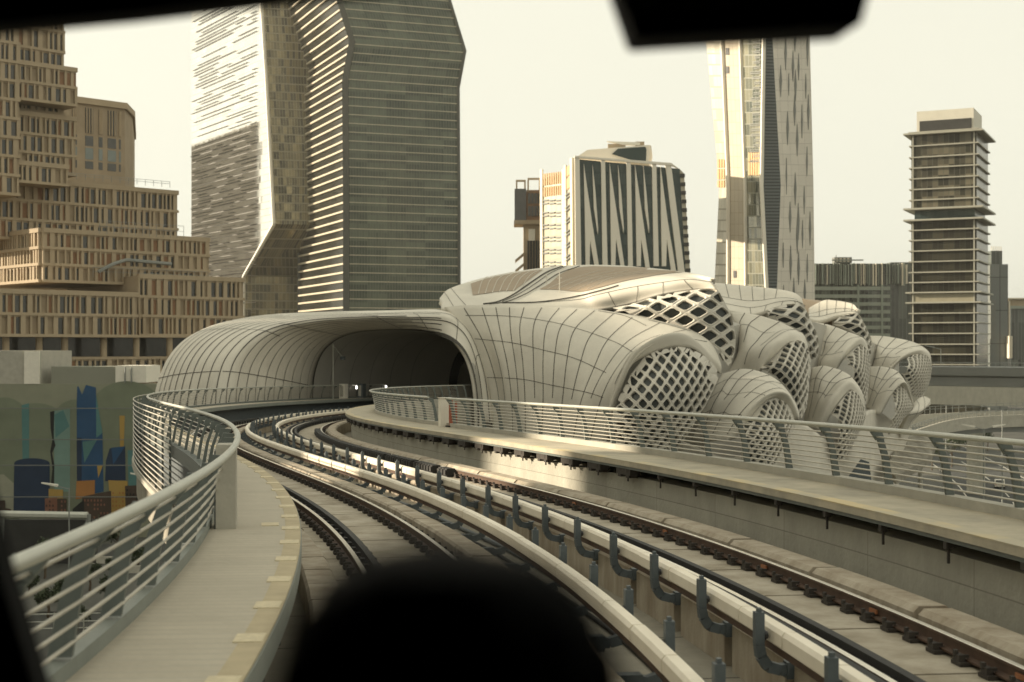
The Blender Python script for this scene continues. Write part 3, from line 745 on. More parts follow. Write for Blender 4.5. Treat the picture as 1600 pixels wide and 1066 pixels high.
# bronze louvre fields and sweeping ribs laid on the roof
bvh = BVHTree.FromPolygons([tuple(p) for r in GR for p in r], [[i * 70 + j, (i + 1) * 70 + j, (i + 1) * 70 + j + 1, i * 70 + j + 1] for i in range(45) for j in range(69)])
def onroof(u, v, lift=.04):
    d = Vector((X(u, 1), 1, (HOR - v) / FPX)).normalized(); h = bvh.ray_cast(Vector((0, 0, ZE)), d)
    if h[0] is None: return None
    n = h[1]; n = n if n.dot(d) < 0 else -n
    return h[0] + n * lift
def field(top, bot, n, m, name, material):
    A, B = cr1([(u, v, 0) for u, v in top], n), cr1([(u, v, 0) for u, v in bot], n); mb = MB(); G = []
    for i in range(n):
        row = []
        for j in range(m):
            f = j / (m - 1); p = A[i] * (1 - f) + B[i] * f; row.append(onroof(p[0], p[1]))
        G.append(row)
    for i in range(n - 1):
        for j in range(m - 1):
            q = [G[i][j], G[i + 1][j], G[i + 1][j + 1], G[i][j + 1]]
            if all(q): mb.face(q)
    o = mb.build(name, material, og); o.location = (0, 0, 0); return G
c5 = lambda pts: [(680 + x / 5.714, 400 + y / 5.714) for x, y in pts]
g1 = field(c5([(318, 250), (480, 200), (660, 165), (850, 136), (960, 126)]), c5([(335, 355), (440, 340), (580, 318), (700, 312), (720, 300)]), 26, 8, 'louvre_field', M_brown)
g2 = field(c5([(1010, 260), (1150, 150), (1330, 100), (1600, 100), (2000, 112), (2300, 140)]), c5([(930, 300), (1100, 305), (1300, 322), (1450, 290), (1700, 225), (2050, 160)]), 30, 8, 'louvre_field', M_brown)
def rline(pts, w, material, lift=.07, name='roof_rib'):
    pl = [onroof(u, v, lift) for u, v, _ in cr1([(u, v, 0) for u, v in pts], 34)]; pl = [p for p in pl if p]
    mb = MB(); mb.tube(pl, w, 5); o = mb.build(name, material, og); o.location = (0, 0, 0)
rline(c5([(430, 436), (560, 415), (700, 350), (860, 240), (1000, 150), (1140, 98)]), .055, M_seam)
rline(c5([(600, 415), (760, 340), (900, 250), (1030, 160), (1170, 100)]), .03, M_seam)
rline(c5([(480, 436), (640, 415), (800, 350), (960, 255), (1100, 165), (1290, 98)]), .04, M_seam)
for k in range(7):
    x = 385 + k * 62; rline(c5([(x, 345 - k * 5), (x + 30 + k * 8, 240 - k * 8), (x + 80 + k * 14, 190 - k * 9)]), .03, M_panel, .06)
for k in range(5):
    rline(c5([(1000 + 90 * k, 300), (1200 + 100 * k, 215 - 5 * k), (1480 + 120 * k, 130 + 4 * k)]), .02, M_panel, .05)
rline(c5([(600, 425), (900, 420), (1200, 380), (1500, 310), (1640, 270)]), .05, M_seam)
# small mast and lamps on the roof
for (x, y, h, lab) in ((1110, 330, 1.6, 'thin mast on the middle of the pale station roof'), (995, 262, .8, 'short thin mast left of the taller one on the station roof')):
    p = onroof(*c5([(x, y)])[0]); mb = MB(); mb.tube([p, p + Vector((0, 0, h))], .035, 5); mb.tube([p + Vector((-.2, 0, h * .7)), p + Vector((.2, 0, h * .7))], .025, 5)
    tag(mb.build('roof_mast', M_white), lab, 'mast', 'roof masts')

top = [(945, 483.5), (985, 475.5), (1035, 460), (1091, 452), (1119, 452), (1131, 470), (1143, 495), (1149, 525), (1148, 552), (1141, 571)]
bot = [(945, 484.5), (972, 490), (1000, 496), (1035, 505), (1070, 516), (1097, 527), (1115, 540), (1124, 551), (1131, 564), (1139, 573)]
lr = [zz(top, (106.8, 106.2, 105, 104, 103.1, 103.3, 103.6, 104, 104.4, 104.6)),
      zz([((a[0] * .5 + b[0] * .5), (a[1] * .5 + b[1] * .5)) for a, b in zip(top, bot)], (106.6, 105.4, 104.2, 103.2, 102.6, 102.6, 103.0, 103.6, 104, 104.4)),
      zz(bot, (106.6, 105.6, 105, 104.2, 103.4, 102.9, 102.8, 103, 103.6, 104.2))]
lr = [list(x) for x in zip(*lr)]
lattice(lr, 1.75, 1.10, 0.26)

# --- second row of shells
c = C(1100, 430, 6.27)
up = [[(90, 98), (260, 110), (420, 125), (560, 145), (720, 170), (850, 200), (920, 232), (960, 275)], [(150, 210), (290, 235), (430, 255), (560, 250), (690, 230), (800, 225), (890, 238), (963, 280)], [(232, 345), (330, 367), (450, 384), (540, 372), (650, 331), (770, 294), (900, 278), (967, 292)]]
Rb = c(up[0], lin(130, 120, 8))
rows = [[tuple(np.array(p) + np.array((3, 14, -5))) for p in Rb], Rb, c(up[1], lin(124, 116.5, 8)), c(up[2], lin(119, 116, 8))]
shell('shell', rows, 30, 40, [.66, .83], [(x, .34, .66) for x in (.1, .22, .34, .46, .58)] + [(x, .83, 1) for x in (.3, .5, .7, .85)], .07)
t_ = [(520, 387), (620, 341), (760, 296), (900, 278), (967, 292), (1020, 380), (1060, 470), (1105, 570), (1125, 690), (1112, 800), (1088, 850)]
b_ = [(520, 389), (600, 412), (720, 455), (860, 512), (960, 566), (1000, 640), (1022, 700), (1042, 760), (1052, 800), (1066, 832), (1080, 862)]
lr = [c(t_, (117.5, 117, 116.4, 116, 116, 116.2, 116.4, 116.8, 117.2, 117.6, 118)), c([((a[0] + b[0]) / 2, (a[1] + b[1]) / 2) for a, b in zip(t_, b_)], (117.2, 116, 115.4, 115, 115, 115.2, 115.6, 116, 116.4, 117, 117.6)), c(b_, (117.2, 116.2, 115.6, 115.2, 115.2, 115.4, 115.6, 116, 116.4, 116.8, 117.4))]
lattice([list(x) for x in zip(*lr)], 1.50, 0.95, 0.24)
M2 = [([(258, 362), (300, 480), (338, 640), (320, 800), (200, 960)], (116, 115.4, 114.6, 114, 113)), ([(400, 372), (350, 470), (342, 640), (322, 790), (230, 960)], (115.6, 114.8, 114, 113.2, 112.4)),
      ([(550, 397), (445, 480), (405, 600), (370, 730), (300, 960)], (115, 114, 113, 112.4, 111.8)), ([(740, 457), (600, 555), (520, 645), (430, 760), (380, 960)], (114, 113, 112, 111.4, 111.2)),
      ([(895, 532), (755, 545), (620, 640), (500, 760), (450, 960)], (113, 111.8, 110.8, 110.4, 110.4)), ([(990, 605), (880, 560), (740, 620), (640, 720), (540, 940)], (112, 110.6, 109.8, 109.4, 109.6)),
      ([(1045, 840), (1000, 692), (860, 650), (720, 760), (560, 930)], (111.4, 110.6, 110, 109.7, 109.8))]
shell('shell', [c(p, d) for p, d in M2], 40, 30, [(i / 6, .0, .9 if i % 2 else .62) for i in range(1, 5)] + [(.75, 0, .85)], [(.28, 0, .62)], .07)
t_ = [(1188, 574), (1202, 565.5), (1215, 551), (1226, 540), (1237, 533.7), (1250, 532), (1259.5, 540), (1265, 554), (1267.5, 571)]
b_ = [(1187, 577), (1204, 585), (1216, 594), (1230, 608), (1240, 623), (1245, 637), (1250, 650), (1254, 656), (1260, 640)]
lr = [zz(t_, (109.8, 109.8, 109.8, 110, 110.1, 110.2, 110.4, 110.7, 111)), zz([((a[0] + b[0]) / 2 + 3 * math.sin(math.pi * i / 8), (a[1] + b[1]) / 2) for i, (a, b) in enumerate(zip(t_, b_))], (109.4, 108.8, 108.2, 107.9, 107.9, 108.2, 108.8, 109.6, 110.4)), zz(b_, (109.6, 109.2, 108.6, 108.2, 108.2, 108.5, 108.9, 109.4, 110))]
lattice([list(x) for x in zip(*lr)], 0.66, 0.88, 0.20)
c = C(1080, 560, 6.27)
L2 = [([(300, 150), (240, 260), (180, 390), (100, 540), (10, 800)], (105.6, 105, 104.4, 104, 104)), ([(470, 106), (370, 200), (300, 310), (205, 480), (90, 800)], (106, 105, 104, 103.4, 103.2)),
      ([(610, 112), (475, 200), (370, 345), (245, 520), (110, 800)], (105.8, 104.6, 103.4, 102.8, 102.6)), ([(765, 165), (610, 205), (470, 335), (340, 500), (180, 800)], (105.2, 104, 102.8, 102, 102)),
      ([(885, 250), (760, 232), (600, 320), (400, 520), (240, 800)], (104.6, 103.2, 102, 101.4, 101.6)), ([(1010, 410), (880, 295), (700, 345), (500, 520), (320, 800)], (104, 102.2, 101.2, 100.8, 101.2)),
      ([(1062, 570), (940, 350), (740, 360), (520, 560), (355, 800)], (103.6, 101.6, 100.6, 100.5, 101)), ([(1020, 612), (860, 398), (690, 455), (545, 625), (425, 790)], (103.6, 102, 101, 100.8, 101))]
shell('shell', [c(p, d) for p, d in L2], 44, 30, [(i / 7, .0, .95 if i % 2 else .6) for i in range(1, 6)], [(.26, 0, .72), (.52, 0, .85), (.78, 0, .8)], .06)
t_ = [(425, 790), (480, 690), (555, 605), (680, 470), (780, 412), (860, 398), (930, 430), (985, 520), (1020, 612)]
b_ = [(430, 850), (460, 960), (520, 1010), (620, 1040), (740, 1060), (820, 1050), (880, 960), (950, 820), (1010, 690)]
lr = [c(t_, (101, 100.8, 100.9, 101, 101.4, 102, 102.4, 103, 103.6)), c([((a[0] + b[0]) / 2, (a[1] + b[1]) / 2) for a, b in zip(t_, b_)], (100.8, 100, 99.6, 99.5, 99.8, 100.4, 101.2, 102.2, 103.2)), c(b_, (101, 100.6, 100.2, 100.2, 100.4, 100.8, 101.6, 102.4, 103.4))]
lattice([list(x) for x in zip(*lr)], 0.60, 0.76, 0.18)

# --- third row
c = C(1240, 450, 5.33)
A_ = [(125, 195), (200, 146), (270, 119), (360, 128), (440, 145), (500, 168), (528, 205)]; B_ = [(126, 252), (200, 272), (270, 262), (340, 237), (430, 216), (490, 208), (530, 213)]
Rb = c(A_, lin(150, 141, 7)); rows = [[tuple(np.array(p) + np.array((3, 14, -5))) for p in Rb], Rb, c([((a[0] + b[0]) / 2, (a[1] + b[1]) / 2 - 6) for a, b in zip(A_, B_)], lin(145, 139, 7)), c(B_, lin(142, 138, 7))]
shell('shell', rows, 24, 34, [.66, .85], [(x, .34, .85) for x in (.2, .35, .5, .65, .8)], .08)
mb = MB(); q = [P(1250, 466, 150), P(1293, 471, 150), P(1300, 478, 147), P(1256, 492, 146)]; mb.prism([p + Vector((0, 0, -3)) for p in q], q); mb.build('flat_roof', M_brown, ST)
t_ = [(285, 296), (350, 261), (430, 222), (500, 211), (540, 216), (590, 300), (630, 390), (650, 480), (645, 540), (632, 578)]
b_ = [(285, 298), (380, 325), (470, 366), (540, 404), (590, 424), (605, 460), (615, 500), (620, 530), (625, 560), (628, 584)]
lr = [c(t_, (139.5, 139, 138.4, 138, 138, 138, 138.2, 138.6, 139, 139.4)), c([((a[0] + b[0]) / 2, (a[1] + b[1]) / 2) for a, b in zip(t_, b_)], (139, 138, 137.2, 136.8, 136.8, 137, 137.4, 138, 138.4, 139)), c(b_, (139, 138, 137.4, 137, 137, 137.2, 137.4, 137.8, 138.2, 138.8))]
lattice([list(x) for x in zip(*lr)], 1.30, 0.85, 0.22)
M3 = [([(162, 283), (190, 340), (205, 450), (203, 570), (140, 680)], (136.5, 136, 135, 134, 133)), ([(262, 299), (215, 400), (214, 490), (198, 590), (170, 690)], (136, 135, 134, 133, 132)),
      ([(352, 326), (275, 430), (250, 530), (212, 600), (190, 690)], (135, 134, 133, 132, 131.4)), ([(455, 366), (370, 435), (300, 520), (232, 600), (215, 690)], (134, 133, 131.6, 131, 130.6)),
      ([(562, 406), (465, 425), (385, 505), (285, 600), (260, 690)], (133, 131.6, 130.4, 130, 130)), ([(606, 455), (550, 415), (465, 485), (390, 580), (340, 690)], (132, 130.6, 129.6, 129.2, 129.4)), ([(630, 545), (565, 475), (500, 507), (430, 580), (368, 670)], (131.6, 130.6, 130, 129.6, 129.6))]
shell('shell', [c(p, d) for p, d in M3], 36, 26, [(i / 6, 0, .9 if i % 2 else .6) for i in range(1, 5)], [(.3, 0, .7), (.62, 0, .8)], .075)
t_ = [(370, 662), (410, 602), (460, 551), (500, 511), (550, 479), (600, 492), (625, 540), (637, 600), (636, 700)]
b_ = [(372, 668), (420, 690), (470, 726), (510, 776), (550, 836), (575, 896), (590, 955), (605, 965), (620, 860)]
lr = [c(t_, (129.6, 129.6, 129.7, 130, 130.4, 130.8, 131.2, 131.6, 132)), c([((a[0] + b[0]) / 2, (a[1] + b[1]) / 2) for a, b in zip(t_, b_)], (129.2, 128.4, 128, 127.8, 128, 128.6, 129.4, 130.4, 131.2)), c(b_, (129.4, 128.8, 128.4, 128.2, 128.4, 128.8, 129.4, 130, 131))]
lattice([list(x) for x in zip(*lr)], 0.56, 0.78, 0.18)
L3 = [([(150, 665), (140, 760), (130, 850), (110, 960), (70, 1180)], (128.6, 128, 127, 126.6, 126.4)), ([(245, 648), (190, 740), (168, 850), (150, 950), (100, 1180)], (128, 127, 126, 125.4, 125.2)), ([(332, 666), (240, 755), (208, 850), (178, 950), (110, 1180)], (127.4, 126, 125, 124.4, 124.2)),
      ([(402, 691), (310, 778), (258, 862), (200, 960), (130, 1180)], (126.6, 125.2, 124, 123.4, 123.4)), ([(482, 741), (372, 782), (285, 880), (220, 980), (150, 1180)], (126, 124.4, 123.2, 122.6, 122.8)), ([(572, 870), (470, 775), (355, 870), (275, 990), (200, 1180)], (125.4, 123.4, 122.2, 121.8, 122.2)), ([(602, 1040), (492, 856), (400, 930), (310, 1060), (255, 1180)], (125.4, 123.6, 122.6, 122.2, 122.4))]
shell('shell', [c(p, d) for p, d in L3], 36, 26, [(i / 6, 0, .9 if i % 2 else .6) for i in range(1, 5)], [(.28, 0, .7), (.55, 0, .8)], .075)
d4 = C(1220, 560, 4.846)
t_ = [(355, 520), (372, 440), (430, 352), (500, 272), (550, 244), (600, 292), (630, 370), (645, 420), (642, 450)]
b_ = [(350, 560), (370, 640), (400, 720), (440, 775), (490, 760), (530, 690), (570, 610), (605, 540), (632, 478)]
lr = [d4(t_, (122.4, 122.2, 122.3, 122.8, 123.4, 124, 124.8, 125.2, 125.6)), d4([((a[0] + b[0]) / 2, (a[1] + b[1]) / 2) for a, b in zip(t_, b_)], (122, 121.4, 120.8, 120.8, 121, 121.8, 123, 124, 125)), d4(b_, (122.4, 121.8, 121.4, 121.4, 121.8, 122.4, 123.4, 124.2, 125.2))]
lattice([list(x) for x in zip(*lr)], 0.54, 0.72, 0.17)

# --- last row
M4 = [([(636, 398), (655, 480), (655, 570), (630, 680)], (160, 159, 158, 157)), ([(742, 401), (700, 475), (678, 580), (645, 690)], (159.4, 158, 157, 156)), ([(852, 417), (770, 500), (718, 575), (680, 690)], (158.6, 157, 155.6, 155)),
      ([(962, 440), (850, 502), (778, 565), (720, 690)], (157.4, 155.6, 154.4, 154)), ([(1062, 480), (940, 503), (830, 572), (760, 690)], (156, 154, 153, 152.8)), ([(1135, 545), (1050, 512), (915, 562), (800, 680)], (155, 152.8, 151.8, 151.6)), ([(1150, 640), (1055, 549), (920, 592), (822, 660)], (154.6, 152.8, 152, 151.8))]
shell('shell', [c(p, d) for p, d in M4], 36, 26, [(i / 6, 0, .9 if i % 2 else .6) for i in range(1, 5)], [(.35, 0, .75), (.7, 0, .8)], .085)
t_ = [(825, 650), (900, 602), (970, 566), (1050, 549), (1110, 565), (1148, 612), (1150, 680), (1138, 760), (1115, 830)]
b_ = [(828, 660), (880, 692), (920, 742), (950, 802), (975, 852), (1000, 902), (1040, 916), (1080, 896), (1108, 850)]
lr = [c(t_, (151.8, 151.8, 152, 152.6, 153.4, 154, 154.6, 155, 155.4)), c([((a[0] + b[0]) / 2, (a[1] + b[1]) / 2) for a, b in zip(t_, b_)], (151.4, 150.4, 150, 150, 150.6, 151.6, 152.8, 154, 155)), c(b_, (151.6, 150.8, 150.4, 150.4, 151, 151.8, 152.8, 153.8, 155))]
lattice([list(x) for x in zip(*lr)], 0.62, 0.66, 0.18)
L4 = [([(636, 655), (632, 730), (628, 830), (600, 1000)], (148.6, 148, 147, 146)), ([(722, 654), (690, 745), (658, 855), (610, 1010)], (148, 147, 146, 145.4)), ([(802, 668), (738, 765), (680, 860), (625, 1010)], (147.4, 146, 145, 144.6)),
      ([(872, 701), (788, 765), (700, 885), (640, 1030)], (146.6, 145, 144, 143.8)), ([(945, 805), (880, 752), (775, 860), (670, 1040)], (146, 144, 143, 143)), ([(1000, 960), (935, 790), (830, 860), (715, 1050)], (145.8, 143.6, 142.8, 142.8)), ([(995, 985), (890, 813), (830, 870), (735, 1040)], (145.8, 144, 143.2, 143))]
shell('shell', [c(p, d) for p, d in L4], 34, 26, [(i / 6, 0, .9 if i % 2 else .6) for i in range(1, 5)], [(.33, 0, .72), (.66, 0, .8)], .08)
t_ = [(728, 1060), (775, 940), (838, 845), (890, 815), (932, 838), (962, 910), (986, 960), (995, 985), (985, 1000)]
b_ = [(735, 1110), (760, 1170), (800, 1230), (850, 1190), (890, 1130), (925, 1080), (955, 1050), (975, 1025), (988, 1005)]
lr = [c(t_, (143, 143, 143.3, 144, 144.4, 144.8, 145.2, 145.8, 146)), c([((a[0] + b[0]) / 2, (a[1] + b[1]) / 2) for a, b in zip(t_, b_)], (142.6, 141.8, 141.6, 142, 142.6, 143.4, 144.4, 145.2, 145.8)), c(b_, (143, 142.4, 142.2, 142.6, 143.2, 144, 144.6, 145.4, 146))]
lattice([list(x) for x in zip(*lr)], 0.54, 0.64, 0.16)
# solid core behind the shells, so that no daylight shows between them
cp = [(775, 505, 113), (1000, 500, 109), (1100, 520, 107.5), (1190, 500, 119), (1260, 500, 128), (1330, 520, 146), (1385, 545, 164), (1405, 560, 170)]
mb = MB(); top_ = [P(u, v, d) for u, v, d in cp] + [P(1400, 560, 200), P(760, 500, 140)]
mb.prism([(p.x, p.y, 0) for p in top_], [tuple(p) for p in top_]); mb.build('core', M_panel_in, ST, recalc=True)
# pointed lip and skirt under the shells
lip = [c([(985, 1000), (1000, 960), (1040, 920), (1090, 902), (1140, 925)], (147, 148, 149, 150, 151)), c([(990, 1010), (1020, 985), (1060, 965), (1100, 955), (1138, 935)], (145.6, 146.4, 147.4, 148.6, 150)), c([(960, 1060), (1000, 1050), (1045, 1040), (1090, 1010), (1130, 960)], (145, 145.4, 146, 147, 149)), c([(900, 1200), (930, 1180), (980, 1120), (1030, 1060), (1080, 1030)], (147, 147.5, 148, 149, 150)),
       c([(860, 1450), (880, 1420), (900, 1320), (940, 1200), (1000, 1100)], (150, 150, 150, 150, 151))]
shell('lower_lip', lip, 26, 26, [.5], [.4, .7], .08)
sk = [zz([(1060, 690), (1150, 720), (1240, 660), (1300, 690), (1340, 660), (1365, 640), (1400, 660), (1425, 670)], (104.5, 104.5, 110, 124, 125, 142, 147, 149)),
      zz([(1060, 730), (1150, 745), (1240, 715), (1300, 740), (1340, 715), (1365, 700), (1398, 700), (1410, 710)], (105, 106, 111, 122.5, 125, 141, 147, 149)),
      zz([(1060, 780), (1150, 790), (1240, 780), (1300, 790), (1340, 780), (1362, 780), (1385, 770), (1395, 770)], (106, 108, 114, 123, 128, 142, 148, 150)),
      zz([(1060, 930), (1150, 930), (1240, 920), (1300, 900), (1340, 890), (1362, 890), (1375, 880), (1385, 880)], (107, 110, 118, 126, 132, 144, 150, 152))]
shell('skirt', sk, 30, 50, [], [], .08)
# tall dark service door in the skirt
mb = MB(); q = [P(1322, 752, 121.5), P(1362, 752, 121.5), P(1358, 722, 121.5), P(1346, 718, 121.5)]; mb.prism([tuple(p + Vector((0, .3, 0))) for p in q], q); mb.build('service_hatch', M_brk, ST)
# ---------------------------------------------------------------- city
M_ostone = mat('ochre_stone', (.31, .245, .165), .85, .1, .25, .1, grime=(.28, .22, .145))
M_ostone2 = mat('ochre_stone_fin', (.36, .285, .19), .85, .08, .3)
M_ofill = mat('rust_infill_panel', (.24, .135, .075), .8, .12, .5)
M_owin = mat('narrow_window_glass', (.05, .05, .045), .12, .3, .4, spec=.5)
M_dark = mat('dark_recess', (.03, .03, .028), .6, .2, .5)
M_grey = mat('grey_metal', (.22, .23, .21), .5, .1, .5)
M_cream = joints('cream_cladding', (.60, .54, .42), 3.0, 4.0, .08, .05, .7, (.3, .27, .2), .1, scale=.1)
M_slate = mat('slate_cladding', (.16, .165, .15), .6, .1, .2)

def facade_uv(mb, p0, p1, z0, z1, m=0):
    L = math.hypot(p1[0] - p0[0], p1[1] - p0[1])
    mb.face([(p0[0], p0[1], z0), (p1[0], p1[1], z0), (p1[0], p1[1], z1), (p0[0], p0[1], z1)], m, [(0, z0), (L, z0), (L, z1), (0, z1)])
def tower_rings(rings, mb, mats_by_side):
    "rings: list of (z, [(x,y)...]); glass body with UV metres"
    for (za, A), (zb, B) in zip(rings[:-1], rings[1:]):
        n = len(A)
        for i in range(n):
            j = (i + 1) % n; a, b, c_, d = A[i], A[j], B[j], B[i]
            L = math.hypot(b[0] - a[0], b[1] - a[1])
            mb.face([(*a, za), (*b, za), (*c_, zb), (*d, zb)], mats_by_side[i], [(0, za), (L, za), (L, zb), (0, zb)])
    mb.face([(*p, rings[-1][0]) for p in rings[-1][1]], 0)
def ring_at(rings, z):
    for (za, A), (zb, B) in zip(rings[:-1], rings[1:]):
        if za <= z <= zb:
            f = (z - za) / (zb - za); return [(a[0] + (b[0] - a[0]) * f, a[1] + (b[1] - a[1]) * f) for a, b in zip(A, B)]
    return rings[-1][1]
def outset(pl, d):
    n = len(pl); r = []
    ar = sum(pl[i][0] * pl[(i + 1) % n][1] - pl[(i + 1) % n][0] * pl[i][1] for i in range(n)); sg = 1 if ar > 0 else -1
    for i in range(n):
        p0, p, p1 = Vector(pl[i - 1]), Vector(pl[i]), Vector(pl[(i + 1) % n])
        a = (p - p0).normalized(); b = (p1 - p).normalized(); na = Vector((a.y, -a.x)) * sg; nb = Vector((b.y, -b.x)) * sg
        k = (na + nb); k = k / max(.35, k.dot(na)); r.append((p.x + k.x * d, p.y + k.y * d))
    return r
def band(mb, rings, z, h, d, m=0):
    A, B = outset(ring_at(rings, z), d), outset(ring_at(rings, z + h), d)
    mb.prism([(*p, z) for p in A], [(*p, z + h) for p in B], m)
def ray_plane(u, v, p0, n):
    d = Vector((X(u, 1), 1, (HOR - v) / FPX)); return Vector((0, 0, ZE)) + d * ((Vector(p0) - Vector((0, 0, ZE))).dot(n) / d.dot(n))
def pt(u, d): return (X(u, d), d)
def vpdir(u): v = Vector(((u - CXP) / FPX, 1)); return v.normalized()
def to_u(p0, dr, u):
    "walk from plan point p0 along dr until pixel column u"
    k = (u - CXP) / FPX; t = (k * p0[1] - p0[0]) / (dr[0] - k * dr[1]); return (p0[0] + dr[0] * t, p0[1] + dr[1] * t)

# ---- faceted glass tower with cream floor bands
KS = 1.25; DF = 590 * KS
c0 = pt(543, DF); dl = vpdir(-170); dr = Vector((vpdir(6700)[0], vpdir(6700)[1]))
pl = to_u(c0, dl, 468); pr = to_u(c0, dr, 716.5); pb = (pl[0] + pr[0] - c0[0], pl[1] + pr[1] - c0[1])
def fp(dx, k=1.0):
    cx, cy = (pl[0] + pr[0]) / 2, (pl[1] + pr[1]) / 2
    return [((p[0] - cx) * k + cx + dx, (p[1] - cy) * k + cy) for p in (c0, pr, pb, pl)]
rings = [(0., fp(0)), (Zv(330, DF), fp(0)), (Zv(126, DF), fp(-.4 * KS)), (Zv(66, DF), fp(2.5 * KS)), (Zv(-70, DF), fp(-8.5 * KS)), (Zv(-110, DF), fp(-9 * KS, .9))]
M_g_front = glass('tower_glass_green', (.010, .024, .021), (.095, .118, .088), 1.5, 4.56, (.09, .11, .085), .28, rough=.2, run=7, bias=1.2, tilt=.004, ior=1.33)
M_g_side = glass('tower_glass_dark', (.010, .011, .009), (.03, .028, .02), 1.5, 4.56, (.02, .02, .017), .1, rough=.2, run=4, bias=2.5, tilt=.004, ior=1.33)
t = thing('glass_tower', 'tall dark glass tower with cream floor bands and a bent upper part', 'tower', (*c0, 0))
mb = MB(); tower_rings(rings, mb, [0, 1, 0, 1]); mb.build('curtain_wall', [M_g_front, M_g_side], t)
M_band_f = mat('floor_band_grey', (.44, .40, .30), .6, .06, .3)
M_edge = mat('dark_edge_cladding', (.045, .05, .043), .6, .1, .2)
M_band_s = mat('floor_fin_cream', (.46, .40, .29), .6, .05, .3)
z = 6.0
while z < rings[-2][0] - 2:
    R_ = ring_at(rings, z); mb = MB(); fd_ = (Vector(R_[1]) - Vector(R_[0])).normalized(); fn_ = Vector((fd_.y, -fd_.x)) * .3; fn_ = fn_ if fn_.y < 0 else -fn_
    o_ = [Vector(R_[0]) + fn_, Vector(R_[1]) + fn_]; mb.prism([(*o_[0], z), (*o_[1], z), (*R_[1], z), (*R_[0], z)], [(*o_[0], z + .42), (*o_[1], z + .42), (*R_[1], z + .42), (*R_[0], z + .42)])
    mb.build('floor_band', M_band_f, t)
    mb = MB(); o_ = outset(R_, .95); mb.prism([(*R_[3], z), (*o_[3], z), (*o_[0], z), (*R_[0], z)], [(*R_[3], z + .95), (*o_[3], z + .95), (*o_[0], z + .95), (*R_[0], z + .95)])
    mb.build('floor_fin', M_band_s, t); z += 4.56
for i, nm in ((0, 'corner_strip'), (1, 'corner_strip'), (3, 'corner_strip')):
    for (za, A), (zb, B) in zip(rings[:-2], rings[1:-1]):
        mb = MB(); e_ = 1.0 if i == 0 else .25; a, b = outset(A, e_)[i], outset(B, e_)[i]; w = 1.5 if i == 0 else .8
        mb.hexa([(a[0] - w, a[1] - w, za), (a[0] + w, a[1] - w, za), (a[0] + w, a[1] + w, za), (a[0] - w, a[1] + w, za), (b[0] - w, b[1] - w, zb), (b[0] + w, b[1] - w, zb), (b[0] + w, b[1] + w, zb), (b[0] - w, b[1] + w, zb)])
        mb.build(nm, M_edge, t)

# ---- mirror glass tower behind it, left face blazing with sky
e_pts = [(-60, 405), (0, 408), (120, 416), (350, 428), (432, 381), (540, 380)]
dl1 = vpdir(-620); D1 = 640. * KS
t = thing('mirror_tower', 'bright mirror glass tower reflecting the sky, its edge cut back near the foot', 'tower', (*pt(400, D1), 0))
M_mirror = glass('mirror_glass', (.80, .78, .72), (.95, .93, .86), 3.0, 3.9, (.09, .08, .06), .10, .30, rough=.05, metal=.95, run=3, tilt=.0025)
M_gold = glass('gold_grid_glass', (.035, .033, .02), (.30, .25, .14), 3.2, 4.9, (.24, .22, .16), .45, .7, rough=.12, metal=.4, run=1, bias=1.6, tilt=.03, ior=1.35)
mb = MB(); ml = MB(); rg = []
p00 = pt(425, D1); rdir = Vector((1, .28)).normalized()
for v, u in e_pts:
    p = to_u(p00, dl1, u); q = to_u(p00, dl1, 299); r = to_u(p, rdir, 520); rg.append((Zv(v, p[1]), p, q, r))
rg = rg[::-1]
for (z0, p0, q0, r0), (z1, p1, q1, r1) in zip(rg[:-1], rg[1:]):
    L0 = math.dist(p0, q0); L1 = math.dist(p1, q1)
    ml.face([(*q0, z0), (*p0, z0), (*p1, z1), (*q1, z1)], 0, [(0, z0), (L0, z0), (L1, z1), (0, z1)])
    mb.face([(*p0, z0), (*r0, z0), (*r1, z1), (*p1, z1)], 0, [(0, z0), (75, z0), (75, z1), (0, z1)])
ml.build('mirror_face', M_mirror, t); mb.build('grid_face', M_gold, t)
mb = MB(); back = [(rg[0][2][0] + 60, rg[0][2][1] + 90), (rg[0][3][0] + 40, rg[0][3][1] + 60)]
mb.face([(*rg[0][2], 0), (*rg[-1][2], rg[-1][0]), (*back[0], rg[-1][0]), (*back[0], 0)]); mb.face([(*rg[0][3], 0), (*rg[-1][3], rg[-1][0]), (*back[1], rg[-1][0]), (*back[1], 0)])
mb.face([(*rg[-1][2], rg[-1][0]), (*rg[-1][1], rg[-1][0]), (*rg[-1][3], rg[-1][0]), (*back[1], rg[-1][0]), (*back[0], rg[-1][0])])
mb.build('rear_wall', M_slate, t)
mb = MB()
for (z0, p0, q0, r0), (z1, p1, q1, r1) in zip(rg[:-1], rg[1:]):
    mb.tube([(*p0, z0), (*p1, z1)], 1.1, 6)
mb.build('edge_trim', M_white, t)
